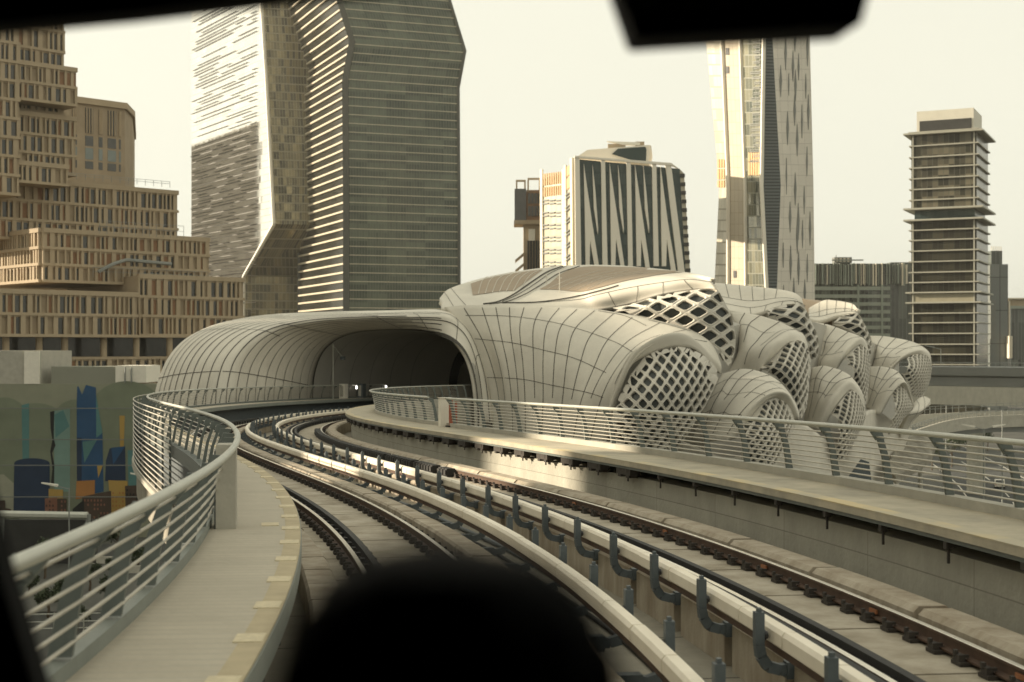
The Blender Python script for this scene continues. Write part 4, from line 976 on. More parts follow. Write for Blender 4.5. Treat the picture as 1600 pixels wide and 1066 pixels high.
# thin sunshade lines across the mirror face
random.seed(11); mb = MB(); q, p = Vector(rg[0][2]), Vector(to_u(p00, dl1, 404)); nrmv = Vector(((p - q).y, -(p - q).x)).normalized(); nrmv = nrmv if nrmv.dot(-q) > 0 else -nrmv
for k in range(62):
    z = 8 + k * 3.9
    for rep in range(2):
        f = random.random() * .2
        while f < .96:
            g = min(.985, f + random.uniform(.05, .35)); a, b = q + (p - q) * f + nrmv * .3, q + (p - q) * g + nrmv * .3
            h = random.choice((.12, .2, .35)); zz_ = z + rep * 1.7
            hi = z > 150
            if hi: g = min(.985, f + random.uniform(.3, .8)); b = q + (p - q) * g + nrmv * .3; h = .13
            if math.dist(a, b) > 1 and not (hi and random.random() < .25): mb.hexa([(*a, zz_), (*b, zz_), (*(b + nrmv * .5), zz_), (*(a + nrmv * .5), zz_), (*a, zz_ + h), (*b, zz_ + h), (*(b + nrmv * .5), zz_ + h), (*(a + nrmv * .5), zz_ + h)])
            f = g + random.uniform(.02, .3)
mb.build('sunshade_rows', mat('sunshade_bronze', (.018, .015, .011), .8, .1, .2, spec=.1), t)['kind'] = 'stuff'

# ---- ochre stone complex: stepped blocks with fins
FD = Vector((1.06, 1)).normalized(); ND = Vector((FD.y, -FD.x))      # facade runs away to the right; ND looks at us
NW = [0, 0]
def fins(parent, A, B, z0, rows, seed, bay=(1.5, 3.2), out=.55, winp=.5, top=.9, nrm_=None, wall=None):
    "screen of stone fins, bands, infill and slot windows on the plan line A-B from z0 upward; rows = storey heights"
    rnd = random.Random(seed); A, B = Vector(A), Vector(B); d = (B - A).normalized(); L = (B - A).length
    n = Vector((d.y, -d.x)); n = n if n.dot(-A) > 0 else -n
    z = z0
    for hgt in rows:
        fm = MB(); im = MB()
        def bx(mb, a, b, za, zb, o0, o1):
            p, q = A + d * a, A + d * b
            mb.hexa([(*(p + n * o0), za), (*(q + n * o0), za), (*(q + n * o1), za), (*(p + n * o1), za), (*(p + n * o0), zb), (*(q + n * o0), zb), (*(q + n * o1), zb), (*(p + n * o1), zb)])
        bx(fm, 0, L, z, z + .55, 0, out + .12)
        x = .0
        while x < L - .5:
            fw = rnd.choice((.3, .35, .45, .6, .9)); bx(fm, x, min(L, x + fw), z + .55, z + hgt, 0, out + rnd.choice((-.1, 0, .05)))
            x += fw; w = rnd.choice((.55, .7, .9, 1.1))
            if x + w > L: break
            if rnd.random() < winp:
                if NW[0] < 110:
                    NW[0] += 1; wm = MB(); bx(wm, x, x + w, z + .55, z + hgt - .3, .02, .10); wm.build('window', M_owin, parent)
                else: bx(WREST, x, x + w, z + .55, z + hgt - .3, .02, .10)
            elif rnd.random() < .32:
                if NW[1] < 100:
                    NW[1] += 1; wm = MB(); bx(wm, x, x + w, z + .55, z + hgt, .0, .14); wm.build('infill_panel', M_ofill, parent)
                else: bx(IREST, x, x + w, z + .55, z + hgt, .0, .14)
            bx(fm, x, x + w, z + hgt - .3, z + hgt, 0, .3)
            x += w
        fm.build('fin_screen', M_ostone2, parent)
        z += hgt
    fm = MB(); p, q = A, B
    fm.hexa([(*p, z), (*q, z), (*(q + n * (out + .15)), z), (*(p + n * (out + .15)), z), (*p, z + top), (*q, z + top), (*(q + n * (out + .15)), z + top), (*(p + n * (out + .15)), z + top)])
    fm.build('parapet', M_ostone2, parent)
def block(parent, uL, uR, d0, vtop, vbot, rows, seed, depth=26, leftface=None, winp=.5, ref='L', top=.9):
    "stepped block: front line from column uL (at depth d0) to uR"
    A = pt(uL, d0); B = to_u(A, FD, uR); zt, zb = Zv(vtop, d0), Zv(vbot, d0)
    bk = -ND * depth
    mb = MB(); base = [A, B, (B[0] + bk[0], B[1] + bk[1]), (A[0] + bk[0], A[1] + bk[1])]
    mb.prism([(*p, zb) for p in base], [(*p, zt - .4) for p in base]); mb.build('wall', M_ostone, parent)
    n = rows; h = (zt - zb - top) / n
    fins(parent, A, B, zb, [h] * n, seed, winp=winp, top=top)
    if leftface is not None:
        C_ = to_u(A, -ND, leftface); fins(parent, C_, A, zb, [h] * n, seed + 50, winp=winp, top=top)
    return A, B, zb, zt
WREST = MB(); IREST = MB()
OC = thing('stone_complex', 'stepped ochre stone complex with vertical fins, slot windows and roof terraces', 'building', (*pt(190, 270), 0))
block(OC, 215, 380, 279, 428, 526, 3, 1, 30, winp=.45)
block(OC, -60, 214, 251, 449, 526, 2, 2, 34, winp=.5)
block(OC, 65, 326, 272, 356, 441, 3, 3, 34, leftface=-48, winp=.42)
block(OC, -34, 277, 277, 272, 372, 3, 4, 30, winp=.55)
block(OC, -60, 30, 268, -40, 300, 11, 5, 30, winp=.6)
block(OC, -40, 118, 274, 165, 262, 3, 6, 30, winp=.6)
block(OC, -40, 100, 276, -10, 165, 5, 7, 28, winp=.55)
block(OC, -40, 119, 271, 84, 148, 2, 8, 28, winp=.55)
block(OC, 20, 106, 276, 250, 285, 1, 9, 20, winp=.5)
# open storey of columns under the podium and the storey below it
A = pt(-60, 252.); B = to_u(A, FD, 330); A, B = Vector(A), Vector(B)
mb = MB(); zb, zt = Zv(558, 258), Zv(526, 258); bk = -ND * 6
mb.prism([(*(p + bk), zb) for p in (A, B, B - ND * 20, A - ND * 20)], [(*(p + bk), zt) for p in (A, B, B - ND * 20, A - ND * 20)]); mb.build('glazed_storey', M_owin, OC)
for u in (12, 64, 104, 165, 216, 268):
    p = Vector(to_u(A, FD, u)) - ND * .8; mb = MB(); mb.tube([(*p, zb - .5), (*p, zt + .3)], .62, 12); mb.build('column', M_ostone2, OC, smooth=False)
mb = MB(); mb.prism([(*p, zb - 26) for p in (A, B, B - ND * 26, A - ND * 26)], [(*p, zb) for p in (A, B, B - ND * 26, A - ND * 26)]); mb.build('wall', M_ostone, OC)
fins(OC, A, B, zb - 9.5, [4.6, 4.4], 77, winp=.5, top=.3)
mb = MB(); mb.prism([(*p, zt - .02) for p in (A + ND * .5, B + ND * .5, B - ND * 26, A - ND * 26)], [(*p, zt + .35) for p in (A + ND * .5, B + ND * .5, B - ND * 26, A - ND * 26)]); mb.build('floor_slab', M_ostone2, OC)
WREST.build('window_rows', M_owin, OC)['kind'] = 'stuff'; IREST.build('infill_rows', M_ofill, OC)['kind'] = 'stuff'
# terrace rails and roof plant
def wire_rail(parent, u0, u1, d0, v, h=1.3, n=14, name='terrace_rail'):
    A = Vector(pt(u0, d0)); B = Vector(to_u(A, FD, u1)); z = Zv(v, d0); mb = MB(); bk = -ND * 1.2
    for k in range(n + 1):
        p = A + (B - A) * k / n + bk; mb.tube([(*p, z - .3), (*p, z + h)], .05, 4)
    for q in (.5, 1.0): mb.tube([(*(A + bk), z + h * q), (*(B + bk), z + h * q)], .05, 4)
    mb.build(name, M_grey, parent)
wire_rail(OC, 160, 292, 274, 362, 2.2, 12); wire_rail(OC, 150, 330, 276, 430, 1.6, 16); wire_rail(OC, 110, 270, 284, 276, .9, 12)
A = Vector(pt(165, 276)); z = Zv(424, 276); mb = MB()
pth = [(*(A - ND * 3 + FD * x), z + y) for x, y in ((0, 0), (3, 1.6), (6, 2.6), (16, 2.2))]; mb.tube(pth, .35, 6); mb.build('canopy', M_grey, OC)

M_teal_w = mat('pale_teal_window', (.16, .19, .18), .25, .15, .3)
# ochre second tower behind
t = thing('stone_tower', 'ochre stone tower with tall window slots rising behind the stepped complex', 'tower', (*pt(150, 360), 0))
A = Vector(pt(100, 360)); B = Vector(pt(195, 372)); E_ = Vector(pt(207, 385)); z1, z0 = Zv(152, 362), Zv(300, 362); dd = Vector((-10, 40))
mb = MB(); base = [A, B, E_, E_ + dd, A + dd]; mb.prism([(*p, 0) for p in base], [(*p, z1) for p in base]); mb.build('wall', M_ostone, t)
d = (B - A).normalized(); n = Vector((d.y, -d.x))
for f, w in ((.13, .075), (.34, .13), (.56, .065), (.71, .14), (.9, .03)):
    p0 = A + (B - A) * f; p1 = A + (B - A) * (f + w)
    for i, (va, vb) in enumerate(((166, 206), (210, 226), (229, 247), (250, 262))):
        mb = MB(); q = [p0 + n * .1, p1 + n * .1, p1 - n * .3, p0 - n * .3]; mb.prism([(*x, Zv(vb, 362)) for x in q], [(*x, Zv(va, 362)) for x in q])
        o = mb.build('window', (M_owin, M_owin, M_teal_w, M_owin)[i], t)
        if i < 1:
            fm = MB()
            for k in range(3):
                c_ = p0 + (p1 - p0) * (k + .5) / 3 + n * .25; fm.box(c_.x - .12, c_.x + .12, c_.y - .2, c_.y + .1, Zv(vb, 362), Zv(va, 362))
            g = fm.build('frame', M_ostone2, o); g.location = (0, 0, 0)
mb = MB(); base2 = outset([tuple(p) for p in base], .7); mb.prism([(*p, z1 - 1.4) for p in base2], [(*p, z1 + .2) for p in base2]); mb.build('parapet', M_ostone2, t)

# ---- mid-rise with white N-shaped strips
t = thing('strip_tower', 'mid-rise tower with white slanting N-shaped strips over teal glass and a sunlit left side', 'tower', (*pt(950, 470), 0))
D = 470.; a = pt(903, D); ndr = Vector((1, .10)).normalized(); b = to_u(a, ndr, 1062); bb = to_u(a, ndr, 1077); l1 = to_u(a, Vector((-.34, .94)), 878); l2 = to_u(l1, Vector((-.55, .835)), 845)
M_teal = glass('teal_glass', (.022, .042, .044), (.06, .085, .08), 1.25, 4.0, (.022, .04, .042), .08, .45, rough=.2, run=2, bias=1.3, ior=1.33, tilt=.003)
M_strip = joints('strip_panel', (.70, .65, .55), 6.0, 4.0, .07, .06, .7, (.33, .29, .24), .1, scale=.15)
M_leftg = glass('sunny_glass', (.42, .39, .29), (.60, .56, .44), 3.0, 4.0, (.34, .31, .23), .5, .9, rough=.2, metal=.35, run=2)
zt = Zv(249, D); zr = Zv(262, D); z415 = Zv(425, D)
def quad(mb, p, q, za0, za1, zb0, zb1, m=0):
    L = math.dist(p, q); mb.face([(*p, za0), (*q, zb0), (*q, zb1), (*p, za1)], m, [(0, za0), (L, zb0), (L, zb1), (0, za1)])
mb = MB(); mb.face([(*a, 0), (*to_u(a, ndr, 1085), 0), (*b, zr), (*a, zt)], 0, [(0, 0), (50, 0), (45, zr), (0, zt)])
mb.build('front_glazing', M_teal, t)
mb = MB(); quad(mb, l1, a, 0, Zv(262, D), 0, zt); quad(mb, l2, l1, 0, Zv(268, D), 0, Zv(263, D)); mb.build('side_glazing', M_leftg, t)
bk = (a[0] + 8, a[1] + 45); mb = MB(); e = to_u(b, Vector((.45, 1)).normalized(), 1076)
mb.face([(*to_u(a, ndr, 1085), 0), (*to_u(a, ndr, 1093), 0), (*to_u(b, ndr, 1069), zr - 1.5), (*b, zr)]); mb.build('side_wall', M_band_f, t)
for k in range(30):
    f = k / 30.; z = zr * f; x0 = 1085 + (1062 - 1085) * f; x1 = 1093 + (1069 - 1093) * f; mb = MB(); p, q = to_u(a, ndr, x0), to_u(a, ndr, x1)
    if z > 40: mb.box(p[0], q[0], p[1] - .6, p[1] + .2, z, z + 1.2); mb.build('louvre', M_dark, t)
mb = MB(); mb.face([(*l2, Zv(268, D)), (*l1, Zv(263, D)), (*a, zt), (*b, zr), (b[0], b[1] + 50, zr), (l2[0], l2[1] + 50, zr)]); mb.build('roof', M_strip, t)
nf = Vector((ndr.y, -ndr.x, 0)); nf = nf if nf.y < 0 else -nf
c4 = lambda pts: [(780 + x / 4.441, 200 + y / 4.441) for x, y in pts]
def facep(pts, h, name, m, p0=a, n=nf, back=.05):
    q = [ray_plane(u, v, (*p0, 0), n) for u, v in pts]; mb = MB(); mb.prism([tuple(p - n * back) for p in q], [tuple(p + n * h) for p in q]); return mb.build(name, m, t)
base_v = 960
strips = [[(522, 207), (555, 212), (568, base_v), (528, base_v)], [(705, 226), (732, 228), (750, base_v), (715, base_v)], [(880, 236), (910, 239), (925, base_v), (893, base_v)], [(1058, 250), (1087, 253), (1105, base_v), (1070, base_v)],
          [(1150, 256), (1190, 262), (1285, 1010), (1240, 1010), (1205, 720)],
          [(585, 252), (640, 640), (690, 960), (660, 960), (628, 780), (625, base_v), (598, base_v), (592, 600)], [(645, 260), (664, 430), (684, 700), (682, 740), (655, 560)],
          [(764, 250), (820, 640), (868, 970), (840, 960), (808, 770), (803, base_v), (775, base_v), (770, 600)], [(822, 258), (845, 460), (862, 690), (860, 730), (832, 560)],
          [(940, 258), (995, 640), (1045, 990), (1015, 980), (982, 770), (980, base_v), (952, base_v), (946, 600)], [(998, 266), (1020, 470), (1038, 690), (1036, 730), (1008, 560)],
          [(1116, 262), (1165, 640), (1225, 1000), (1190, 990), (1160, 770), (1155, base_v), (1126, base_v), (1120, 600)]]
for s in strips:
    if len(s) == 8:
        # diagonal strip and the upright it meets
        facep(c4([s[0], s[1], s[2], s[3], s[4], s[7]]), .8, 'white_strip', M_strip); facep(c4([s[7], s[4], s[5], s[6]]), .9, 'white_strip', M_strip)
    else: facep(c4(s), .8 if len(s) != 5 else .85, 'white_strip', M_strip)
facep(c4([(520, 196), (1190, 246), (1240, 285), (1190, 264), (520, 209)]), 1.2, 'roof_edge', M_strip)
# slab ends and rows of the sunlit left side
nl = Vector(((Vector(a) - Vector(l1)).y, -(Vector(a) - Vector(l1)).x, 0)).normalized(); nl = nl if nl.x < 0 else -nl
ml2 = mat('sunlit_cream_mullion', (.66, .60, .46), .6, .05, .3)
mo = mat('pale_orange_panel', (.52, .33, .17), .7, .08, .4)
nl2 = Vector(((Vector(l1) - Vector(l2)).y, -(Vector(l1) - Vector(l2)).x, 0)).normalized(); nl2 = nl2 if nl2.y < 0 else -nl2
for x in (290, 440): facep(c4([(x, 290), (x + 16, 288), (x + 18, 975), (x + 2, 975)]), .5, 'mullion', ml2, l2, nl2)
facep(c4([(456, 262), (470, 258), (474, 960), (460, 965)]), .5, 'mullion', ml2, l1, nl)
facep(c4([(506, 212), (522, 208), (527, 955), (514, 955)]), .9, 'mullion', ml2, l1, nl)
for k in range(8):
    x = 312 + k * 15.5
    for (y0, y1) in ((318 - k * 2, 400 - k * 2), (412 - k * 2, 478 - k * 2)): facep(c4([(x, y0), (x + 9, y0), (x + 9, y1), (x, y1)]), .25, 'window', mo, l2, nl2)
for (y0, y1) in ((280, 350), (360, 440)): facep(c4([(462, y0), (504, y0 - 32), (506, y1 - 40), (464, y1)]), .25, 'window', mo, l1, nl)
for k in range(6):
    y = 500 + k * 86
    for dy in (0, 24):
        for xx in (305, 352, 400): facep(c4([(xx, y + dy), (xx + 38, y + dy - 4), (xx + 38, y + dy + 4), (xx, y + dy + 8)]), .4, 'louvre', M_slate, l2, nl2)
        facep(c4([(462, y + dy - 30), (504, y + dy - 62), (504, y + dy - 54), (462, y + dy - 22)]), .5, 'louvre', M_slate, l1, nl)
# rooftop wedge, glazed notch and cleaning crane
rp = [ray_plane(u, v, (a[0], a[1] + 12, 0), nf) for u, v in c4([(528, 208), (612, 152), (1045, 118), (1055, 125), (1035, 240), (1000, 240)])]
mb = MB(); mb.prism([tuple(p) for p in rp], [tuple(p + Vector((3, 26, 0))) for p in rp]); mb.build('roof_wedge', M_strip, t)
rp = [ray_plane(u, v, (a[0], a[1] + 12, 0), nf) + nf * .2 for u, v in c4([(782, 182), (822, 146), (1012, 132), (1020, 150), (1016, 238), (940, 230)])]
mb = MB(); mb.prism([tuple(p - nf * .1) for p in rp], [tuple(p + nf * .3) for p in rp]); mb.build('roof_glazing', M_teal, t)
cr_ = thing('roof_crane', 'pale window-cleaning crane lying on the roof of the strip-faced tower', 'crane', ray_plane(*c4([(900, 125)])[0], (a[0], a[1] + 14, 0), nf))
rp = [ray_plane(u, v, (a[0], a[1] + 14, 0), nf) for u, v in c4([(748, 92), (975, 100), (990, 100), (985, 120), (860, 118)])]
mb = MB(); mb.prism([tuple(p) for p in rp], [tuple(p + Vector((0, 2, 0))) for p in rp]); mb.build('jib', M_white, cr_)
for x in (770, 800, 830, 860):
    p = ray_plane(*c4([(x, 112)])[0], (a[0], a[1] + 14.5, 0), nf); mb = MB(); mb.box(p.x - .8, p.x + .8, p.y - .4, p.y + .4, p.z - 2.2, p.z); mb.build('hanger', M_ostone2, cr_)
p = ray_plane(*c4([(975, 118)])[0], (a[0], a[1] + 15, 0), nf); mb = MB(); mb.box(p.x - 1.5, p.x + 1.5, p.y - 1, p.y + 1, p.z - 2.5, p.z + 1); mb.build('cabin', M_ostone2, cr_)

# small dark building with a balcony stack to its left
t = thing('balcony_tower', 'narrow brown building with a dark glazed box on top and slanting balconies', 'building', (*pt(825, 520), 0))
D = 520.
def bxpx(u0, u1, v0, v1, d, dep, name, m, par):
    mb = MB(); mb.box(X(u0, d), X(u1, d), d, d + dep, Zv(v1, d), Zv(v0, d)); return mb.build(name, m, par)
bxpx(804, 822, 295, 345, D, 14, 'glazed_box', M_owin, t); bxpx(822.3, 846, 297, 345, D + 1, 14, 'glazed_box', M_ofill, t)
for k in range(4):
    for j in range(2): bxpx(825 + k * 5, 829 + k * 5, 302 + j * 20, 318 + j * 20, D + .7, .4, 'window', M_owin, t)
bxpx(803, 846, 344, 350, D - .6, 15, 'floor_slab', M_ostone2, t)
for u in (806, 819, 824, 842): bxpx(u, u + 2.5, 281, 300, D + .3, 1, 'frame', M_ostone2, t)
bxpx(806, 821.5, 281, 284, D + .2, 1, 'frame', M_ostone2, t); bxpx(824.5, 845, 278, 281, D + .2, 1, 'frame', M_ostone2, t)
bxpx(818, 846, 349.5, 560, D + 2, 12, 'wall', M_ostone2, t)
for k in range(5): bxpx(824 + k * 4.3, 827 + k * 4.3, 376, 470, D + 1.6, .5, 'window', M_dark, t)
bxpx(826, 836, 358, 376, D + 1.2, .8, 'panel', M_white, t)
for v in (394, 410):
    mb = MB(); p = [P(805, v + 12, D), P(819, v, D), P(819, v + 4, D), P(805, v + 16, D)]; mb.prism([tuple(q) for q in p], [tuple(q + Vector((0, 6, 0))) for q in p]); mb.build('balcony', M_ostone2, t)

# ---- tall faceted tower on the right
t = thing('faceted_tower', 'very tall pale faceted tower with diamond slots and a sunlit left side', 'tower', (*pt(1190, 490), 0))
lev = [-80, 290, 452, 640]
E1 = [(1090, 512), (1124, 512), (1116, 512), (1107, 512)]; E2 = [(1122, 503), (1138, 503), (1138, 503), (1138, 503)]; E2b = [(1152, 495), (1165, 495), (1166, 495), (1167, 495)]
E3 = [(1196, 483), (1190, 480), (1198, 480), (1206, 480)]; E4 = [(1199, 482), (1220, 481), (1214, 481), (1206.5, 481)]; E5 = [(1262, 494), (1271, 494), (1273, 494), (1275, 494)]; E6 = [(1262, 540), (1271, 540), (1273, 540), (1275, 540)]
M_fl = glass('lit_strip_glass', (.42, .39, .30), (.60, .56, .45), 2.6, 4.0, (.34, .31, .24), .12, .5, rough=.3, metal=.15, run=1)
M_fg = glass('corner_glass', (.07, .08, .06), (.30, .28, .19), 2.4, 4.0, (.16, .16, .12), .25, .35, rough=.1, metal=.35, run=1, tilt=.02)
M_core = joints('core_stone', (.50, .44, .34), 2.2, 4.0, .09, .05, .7, (.30, .22, .13), .1, scale=.12)
M_fp = joints('diamond_face_panel', (.62, .575, .495), 4.2, 3.6, .10, .05, .7, (.34, .30, .26), .08, scale=.12)
M_lv = joints('blue_louvre', (.10, .115, .115), 60, 1.1, .4, .04, .5, (.02, .025, .03), .1, scale=.2)
def fpt(u, v, A, B):
    i = 0 if v < lev[1] else (1 if v < lev[2] else 2); f = (v - lev[i]) / (lev[i + 1] - lev[i])
    a = P(A[i][0], lev[i], A[i][1]).lerp(P(A[i + 1][0], lev[i + 1], A[i + 1][1]), f); b = P(B[i][0], lev[i], B[i][1]).lerp(P(B[i + 1][0], lev[i + 1], B[i + 1][1]), f)
    ua = CXP + FPX * a.x / a.y; ub = CXP + FPX * b.x / b.y; return a.lerp(b, (u - ua) / (ub - ua))
def facet(name, A, B, m, u0=0):
    mb = MB()
    for i in range(3):
        G_, U_ = [], []
        for k in range(13):
            f = k / 12; a = P(A[i][0], lev[i], A[i][1]).lerp(P(A[i + 1][0], lev[i + 1], A[i + 1][1]), f); b = P(B[i][0], lev[i], B[i][1]).lerp(P(B[i + 1][0], lev[i + 1], B[i + 1][1]), f); L = (b - a).length
            G_.append([a.lerp(b, q / 8) for q in range(9)]); U_.append([(L * q / 8, a.z) for q in range(9)])
        mb.grid(G_, 0, U_)
    return mb.build(name, m, t)
facet('lit_glazing', E1, E2, M_fl); facet('stone_core', E2, E2b, M_core); facet('corner_glazing', E2b, E3, M_fg); facet('louvre_face', E3, E4, M_lv); facet('diamond_face', E4, E5, M_fp); facet('rear_face', E5, E6, M_fp)
for e in (E2, E2b, E3):
    mb = MB(); mb.tube([P(e[j][0], lev[j], e[j][1] - .4) for j in range(4)], .75, 5); mb.build('edge_trim', M_strip, t)
def infacet(u, v, A, B):
    "point and normal on a facet seen at (u, v)"
    p = fpt(u, v, A, B); n = (fpt(u + .5, v, A, B) - p).cross(fpt(u, v + .5, A, B) - p).normalized(); n = n if n.y < 0 else -n
    return p, n
def dia(u, v0, v1, w, A=E4, B=E5, name='slot_window', m=None):
    pts = [(u, v0), (u + w, (v0 + v1) / 2), (u, v1), (u - w, (v0 + v1) / 2)]; q = [infacet(a, b, A, B) for a, b in pts]
    mb = MB(); mb.prism([tuple(p - n * .1) for p, n in q], [tuple(p + n * .22) for p, n in q]); mb.build(name, m or M_slate, t)
c6 = 2.268
for x, y0, y1, w in ((304, 100, 142, 4), (333, 125, 250, 4), (366, 98, 185, 4), (411, 100, 235, 4), (359, 180, 290, 4), (379, 190, 285, 3), (316, 232, 345, 4), (368, 248, 360, 4), (405, 262, 350, 2.4), (344, 260, 340, 2), (365, 335, 448, 4), (414, 335, 460, 4), (340, 395, 515, 4), (391, 370, 490, 2.6), (374, 440, 555, 4), (409, 520, 625, 2.8), (367, 612, 728, 4), (399, 660, 760, 2.4), (336, 560, 690, 2), (349, 715, 825, 4), (378, 720, 850, 4), (420, 750, 870, 4), (393, 780, 880, 2.4), (374, 775, 900, 3.6), (351, 870, 995, 4), (379, 890, 1010, 4), (362, 985, 1100, 4), (325, 860, 950, 2.2), (410, 900, 1000, 2.6), (326, 1010, 1080, 3), (401, 990, 1080, 4)):
    dia(1080 + x / c6, y0 / c6, y1 / c6, w / c6)
for v in (80, 109): 
    q = [infacet(u, vv, E2, E2b) for u, vv in ((1134.5, v - 5), (1139.5, v - 5), (1139.5, v + 6), (1134.5, v + 6))]; mb = MB(); mb.prism([tuple(p) for p, n in q], [tuple(p + n * .2) for p, n in q]); mb.build('window', M_dark, t)
q = [infacet(u, vv, E2, E2b) for u, vv in ((1146.5, 423), (1151, 423), (1151, 434), (1146.5, 434))]; mb = MB(); mb.prism([tuple(p) for p, n in q], [tuple(p + n * .2) for p, n in q]); mb.build('window', M_dark, t)
for (u0, u1, A_, B_) in ((1122, 1134, E1, E2), (1170.5, 1188.5, E2b, E3)):
    nn = 3 if u1 - u0 < 15 else 5
    for (v0, v1) in ((249, 262), (264, 280), (282, 293) if nn == 3 else (270, 284)):
        if nn == 5: v0 -= 10; v1 -= 10
        for k in range(nn):
            ua = u0 + (u1 - u0) * k / nn; ub = u0 + (u1 - u0) * (k + .7) / nn
            q = [infacet(u, vv, A_, B_) for u, vv in ((ua, v0), (ub, v0), (ub, v1), (ua, v1))]; mb = MB(); mb.prism([tuple(p) for p, n in q], [tuple(p + n * .3) for p, n in q]); mb.build('bronze_panel', mo, t)
random.seed(5)
for k in range(24):
    v = 64 + k * 8.1
    for (ua, ub, A_, B_) in ((1176, 1190, E2b, E3),):
        uu = ua + random.uniform(-3, 4)
        for dv in (0, 2.6): 
            q = [infacet(u, vv, A_, B_) for u, vv in ((uu, v + dv), (ub - 1, v + dv - .8), (ub - 1, v + dv + .5), (uu, v + dv + 1.3))]; mb = MB(); mb.prism([tuple(p) for p, n in q], [tuple(p + n * .35) for p, n in q]); mb.build('balcony_rail', M_slate, t)

def rect_tower(u0, u1, v0, v1, d, dep, m, par, name='curtain_wall'):
    mb = MB(); x0, x1 = X(u0, d), X(u1, d); z0, z1 = Zv(v1, d), Zv(v0, d); b = [(x0, d), (x1, d), (x1, d + dep), (x0, d + dep)]
    tower_rings([(z0, b), (z1, b)], mb, [0] * 4); return mb.build(name, m, par)
# ---- right tower of dark glass and projecting slabs
t = thing('slab_tower', 'dark glass office tower with thin projecting floor slabs and a pale box on top', 'tower', (*pt(1480, 540), 0))
D = 540.
M_rt = glass('office_glass', (.010, .011, .009), (.065, .06, .042), 2.0, 4.0, (.025, .027, .022), .2, rough=.2, run=2, bias=2.6, tilt=.004, ior=1.33)
M_rt2 = glass('office_glass_upper', (.02, .02, .015), (.15, .135, .095), 2.0, 4.0, (.08, .08, .06), .2, rough=.2, run=1, bias=1.4, tilt=.004, ior=1.33)
Mslab = mat('slab_edge', (.36, .35, .29), .7, .08, .3)
SC_ = Vector(pt(1526, 535)); SF = Vector((-.899, .438)); SB = Vector((.438, .899)); SW = (Vector(to_u(SC_, SF, 1424)) - SC_).length
def pxw(u): p = Vector(to_u(SC_, SF, u)) - SC_; return p.dot(SF)
def tb(w0, w1, b0, b1, v0, v1, name, m, uvs=False):
    "block on the slab tower's own axes: w along the front from its right corner, b backwards; v0, v1 heights seen at the corner"
    z0, z1 = Zv(v1, 535), Zv(v0, 535); c_ = [SC_ + SF * w + SB * b for w, b in ((w0, b0), (w1, b0), (w1, b1), (w0, b1))]; mb = MB()
    if uvs: tower_rings([(z0, [tuple(p) for p in c_]), (z1, [tuple(p) for p in c_])], mb, [0] * 4)
    else: mb.prism([(*p, z0) for p in c_], [(*p, z1) for p in c_])
    return mb.build(name, m, t, recalc=True)
SD = 31.
tb(0, SW, 0, SD, 203, 325, 'curtain_wall', M_rt2, True); tb(.8, SW - 1, 1.2, SD - 2, 325, 341, 'curtain_wall', M_teal, True); tb(0, SW, 0, SD, 341, 662, 'curtain_wall', M_rt, True)
def slab(v, h, e): tb(-e, SW + e, -e, SD + e, v, v + h, 'floor_slab', Mslab)
for v in [222, 240, 257, 274, 291, 308]: slab(v, 1.9, .8)
slab(203, 2.6, 2.6); slab(200.5, 1.2, 1.0); slab(322, 2.8, 2.6); slab(340, 2.6, 2.6)
for v in [356, 372, 389, 406, 423, 439]: slab(v, 1.9, .9)
slab(455, 2.3, 1.9); slab(471, 2.3, 1.9)
for v in [488, 503, 520, 537, 553, 569]: slab(v, 1.8, .9)
tb(.5, SW - .5, -.5, .2, 458, 471, 'spandrel', mat('olive_spandrel', (.30, .275, .20), .5, .1, .4))
for w in (.6, SW - .9):
    tb(w, w + .5, -.7, -.1, 205, 322, 'corner_column', Mslab); tb(w, w + .5, -.7, -.1, 343, 620, 'corner_column', Mslab)
tb(1.5, SW - 1.5, 3, SD - 6, 166, 201, 'roof_box', mat('pale_roof_box', (.60, .57, .48), .7, .05, .3)); tb(2.2, SW - 2.6, 2.6, 3.1, 182, 199, 'louvre', M_dark)

# ---- mid-rise with striped crown and roof plant
t = thing('striped_midrise', 'long mid-rise of grey glass bands with a vertically striped crown', 'building', (*pt(1345, 660), 0))
D = 660.
M_mr = glass('midrise_glass', (.012, .015, .014), (.09, .10, .085), 1.8, 20, (.10, .12, .10), .2, rough=.2, run=1, bias=1.6)
rect_tower(1272, 1392, 412, 650, D, 30, M_mr, t); rect_tower(1392, 1424, 410, 650, D + 3, 30, M_mr, t)
Mgb = mat('grey_green_band', (.24, .265, .22), .5, .1, .5)
for k in range(10):
    bxpx(1273, 1391, 448 + k * 12.2, 453.5 + k * 12.2, D - .6, .7, 'floor_band', Mgb, t)
random.seed(9)
u = 1274
while u < 1418:
    w = random.choice((.6, .9, 1.4, 2.0)); bxpx(u, u + w, 412 + random.uniform(-1, 2), 445 + random.uniform(-2, 2), D - .9, 1, 'crown_fin', random.choice((Mgb, Mgb, M_cream, M_slate)), t); u += w + random.choice((1.2, 1.8, 2.6))
for u in (1340, 1377): bxpx(u, u + 3, 445, 600, D - .9, .5, 'mullion', Mgb, t)
pc = thing('roof_plant', 'small cleaning crane standing on the striped mid-rise', 'crane', (X(1320, D), D, Zv(412, D)))
bxpx(1304, 1331, 402, 411, D + 3, 5, 'cabin', M_slate, pc); bxpx(1300, 1349, 405.5, 407.5, D + 2.4, .5, 'jib', M_grey, pc); bxpx(1306, 1307, 399, 412, D + 2, .4, 'mast', M_grey, pc)
for k in range(4): bxpx(1306 + k * 6, 1309 + k * 6, 403.5, 409, D + 2.6, .3, 'vent', M_cream, pc)

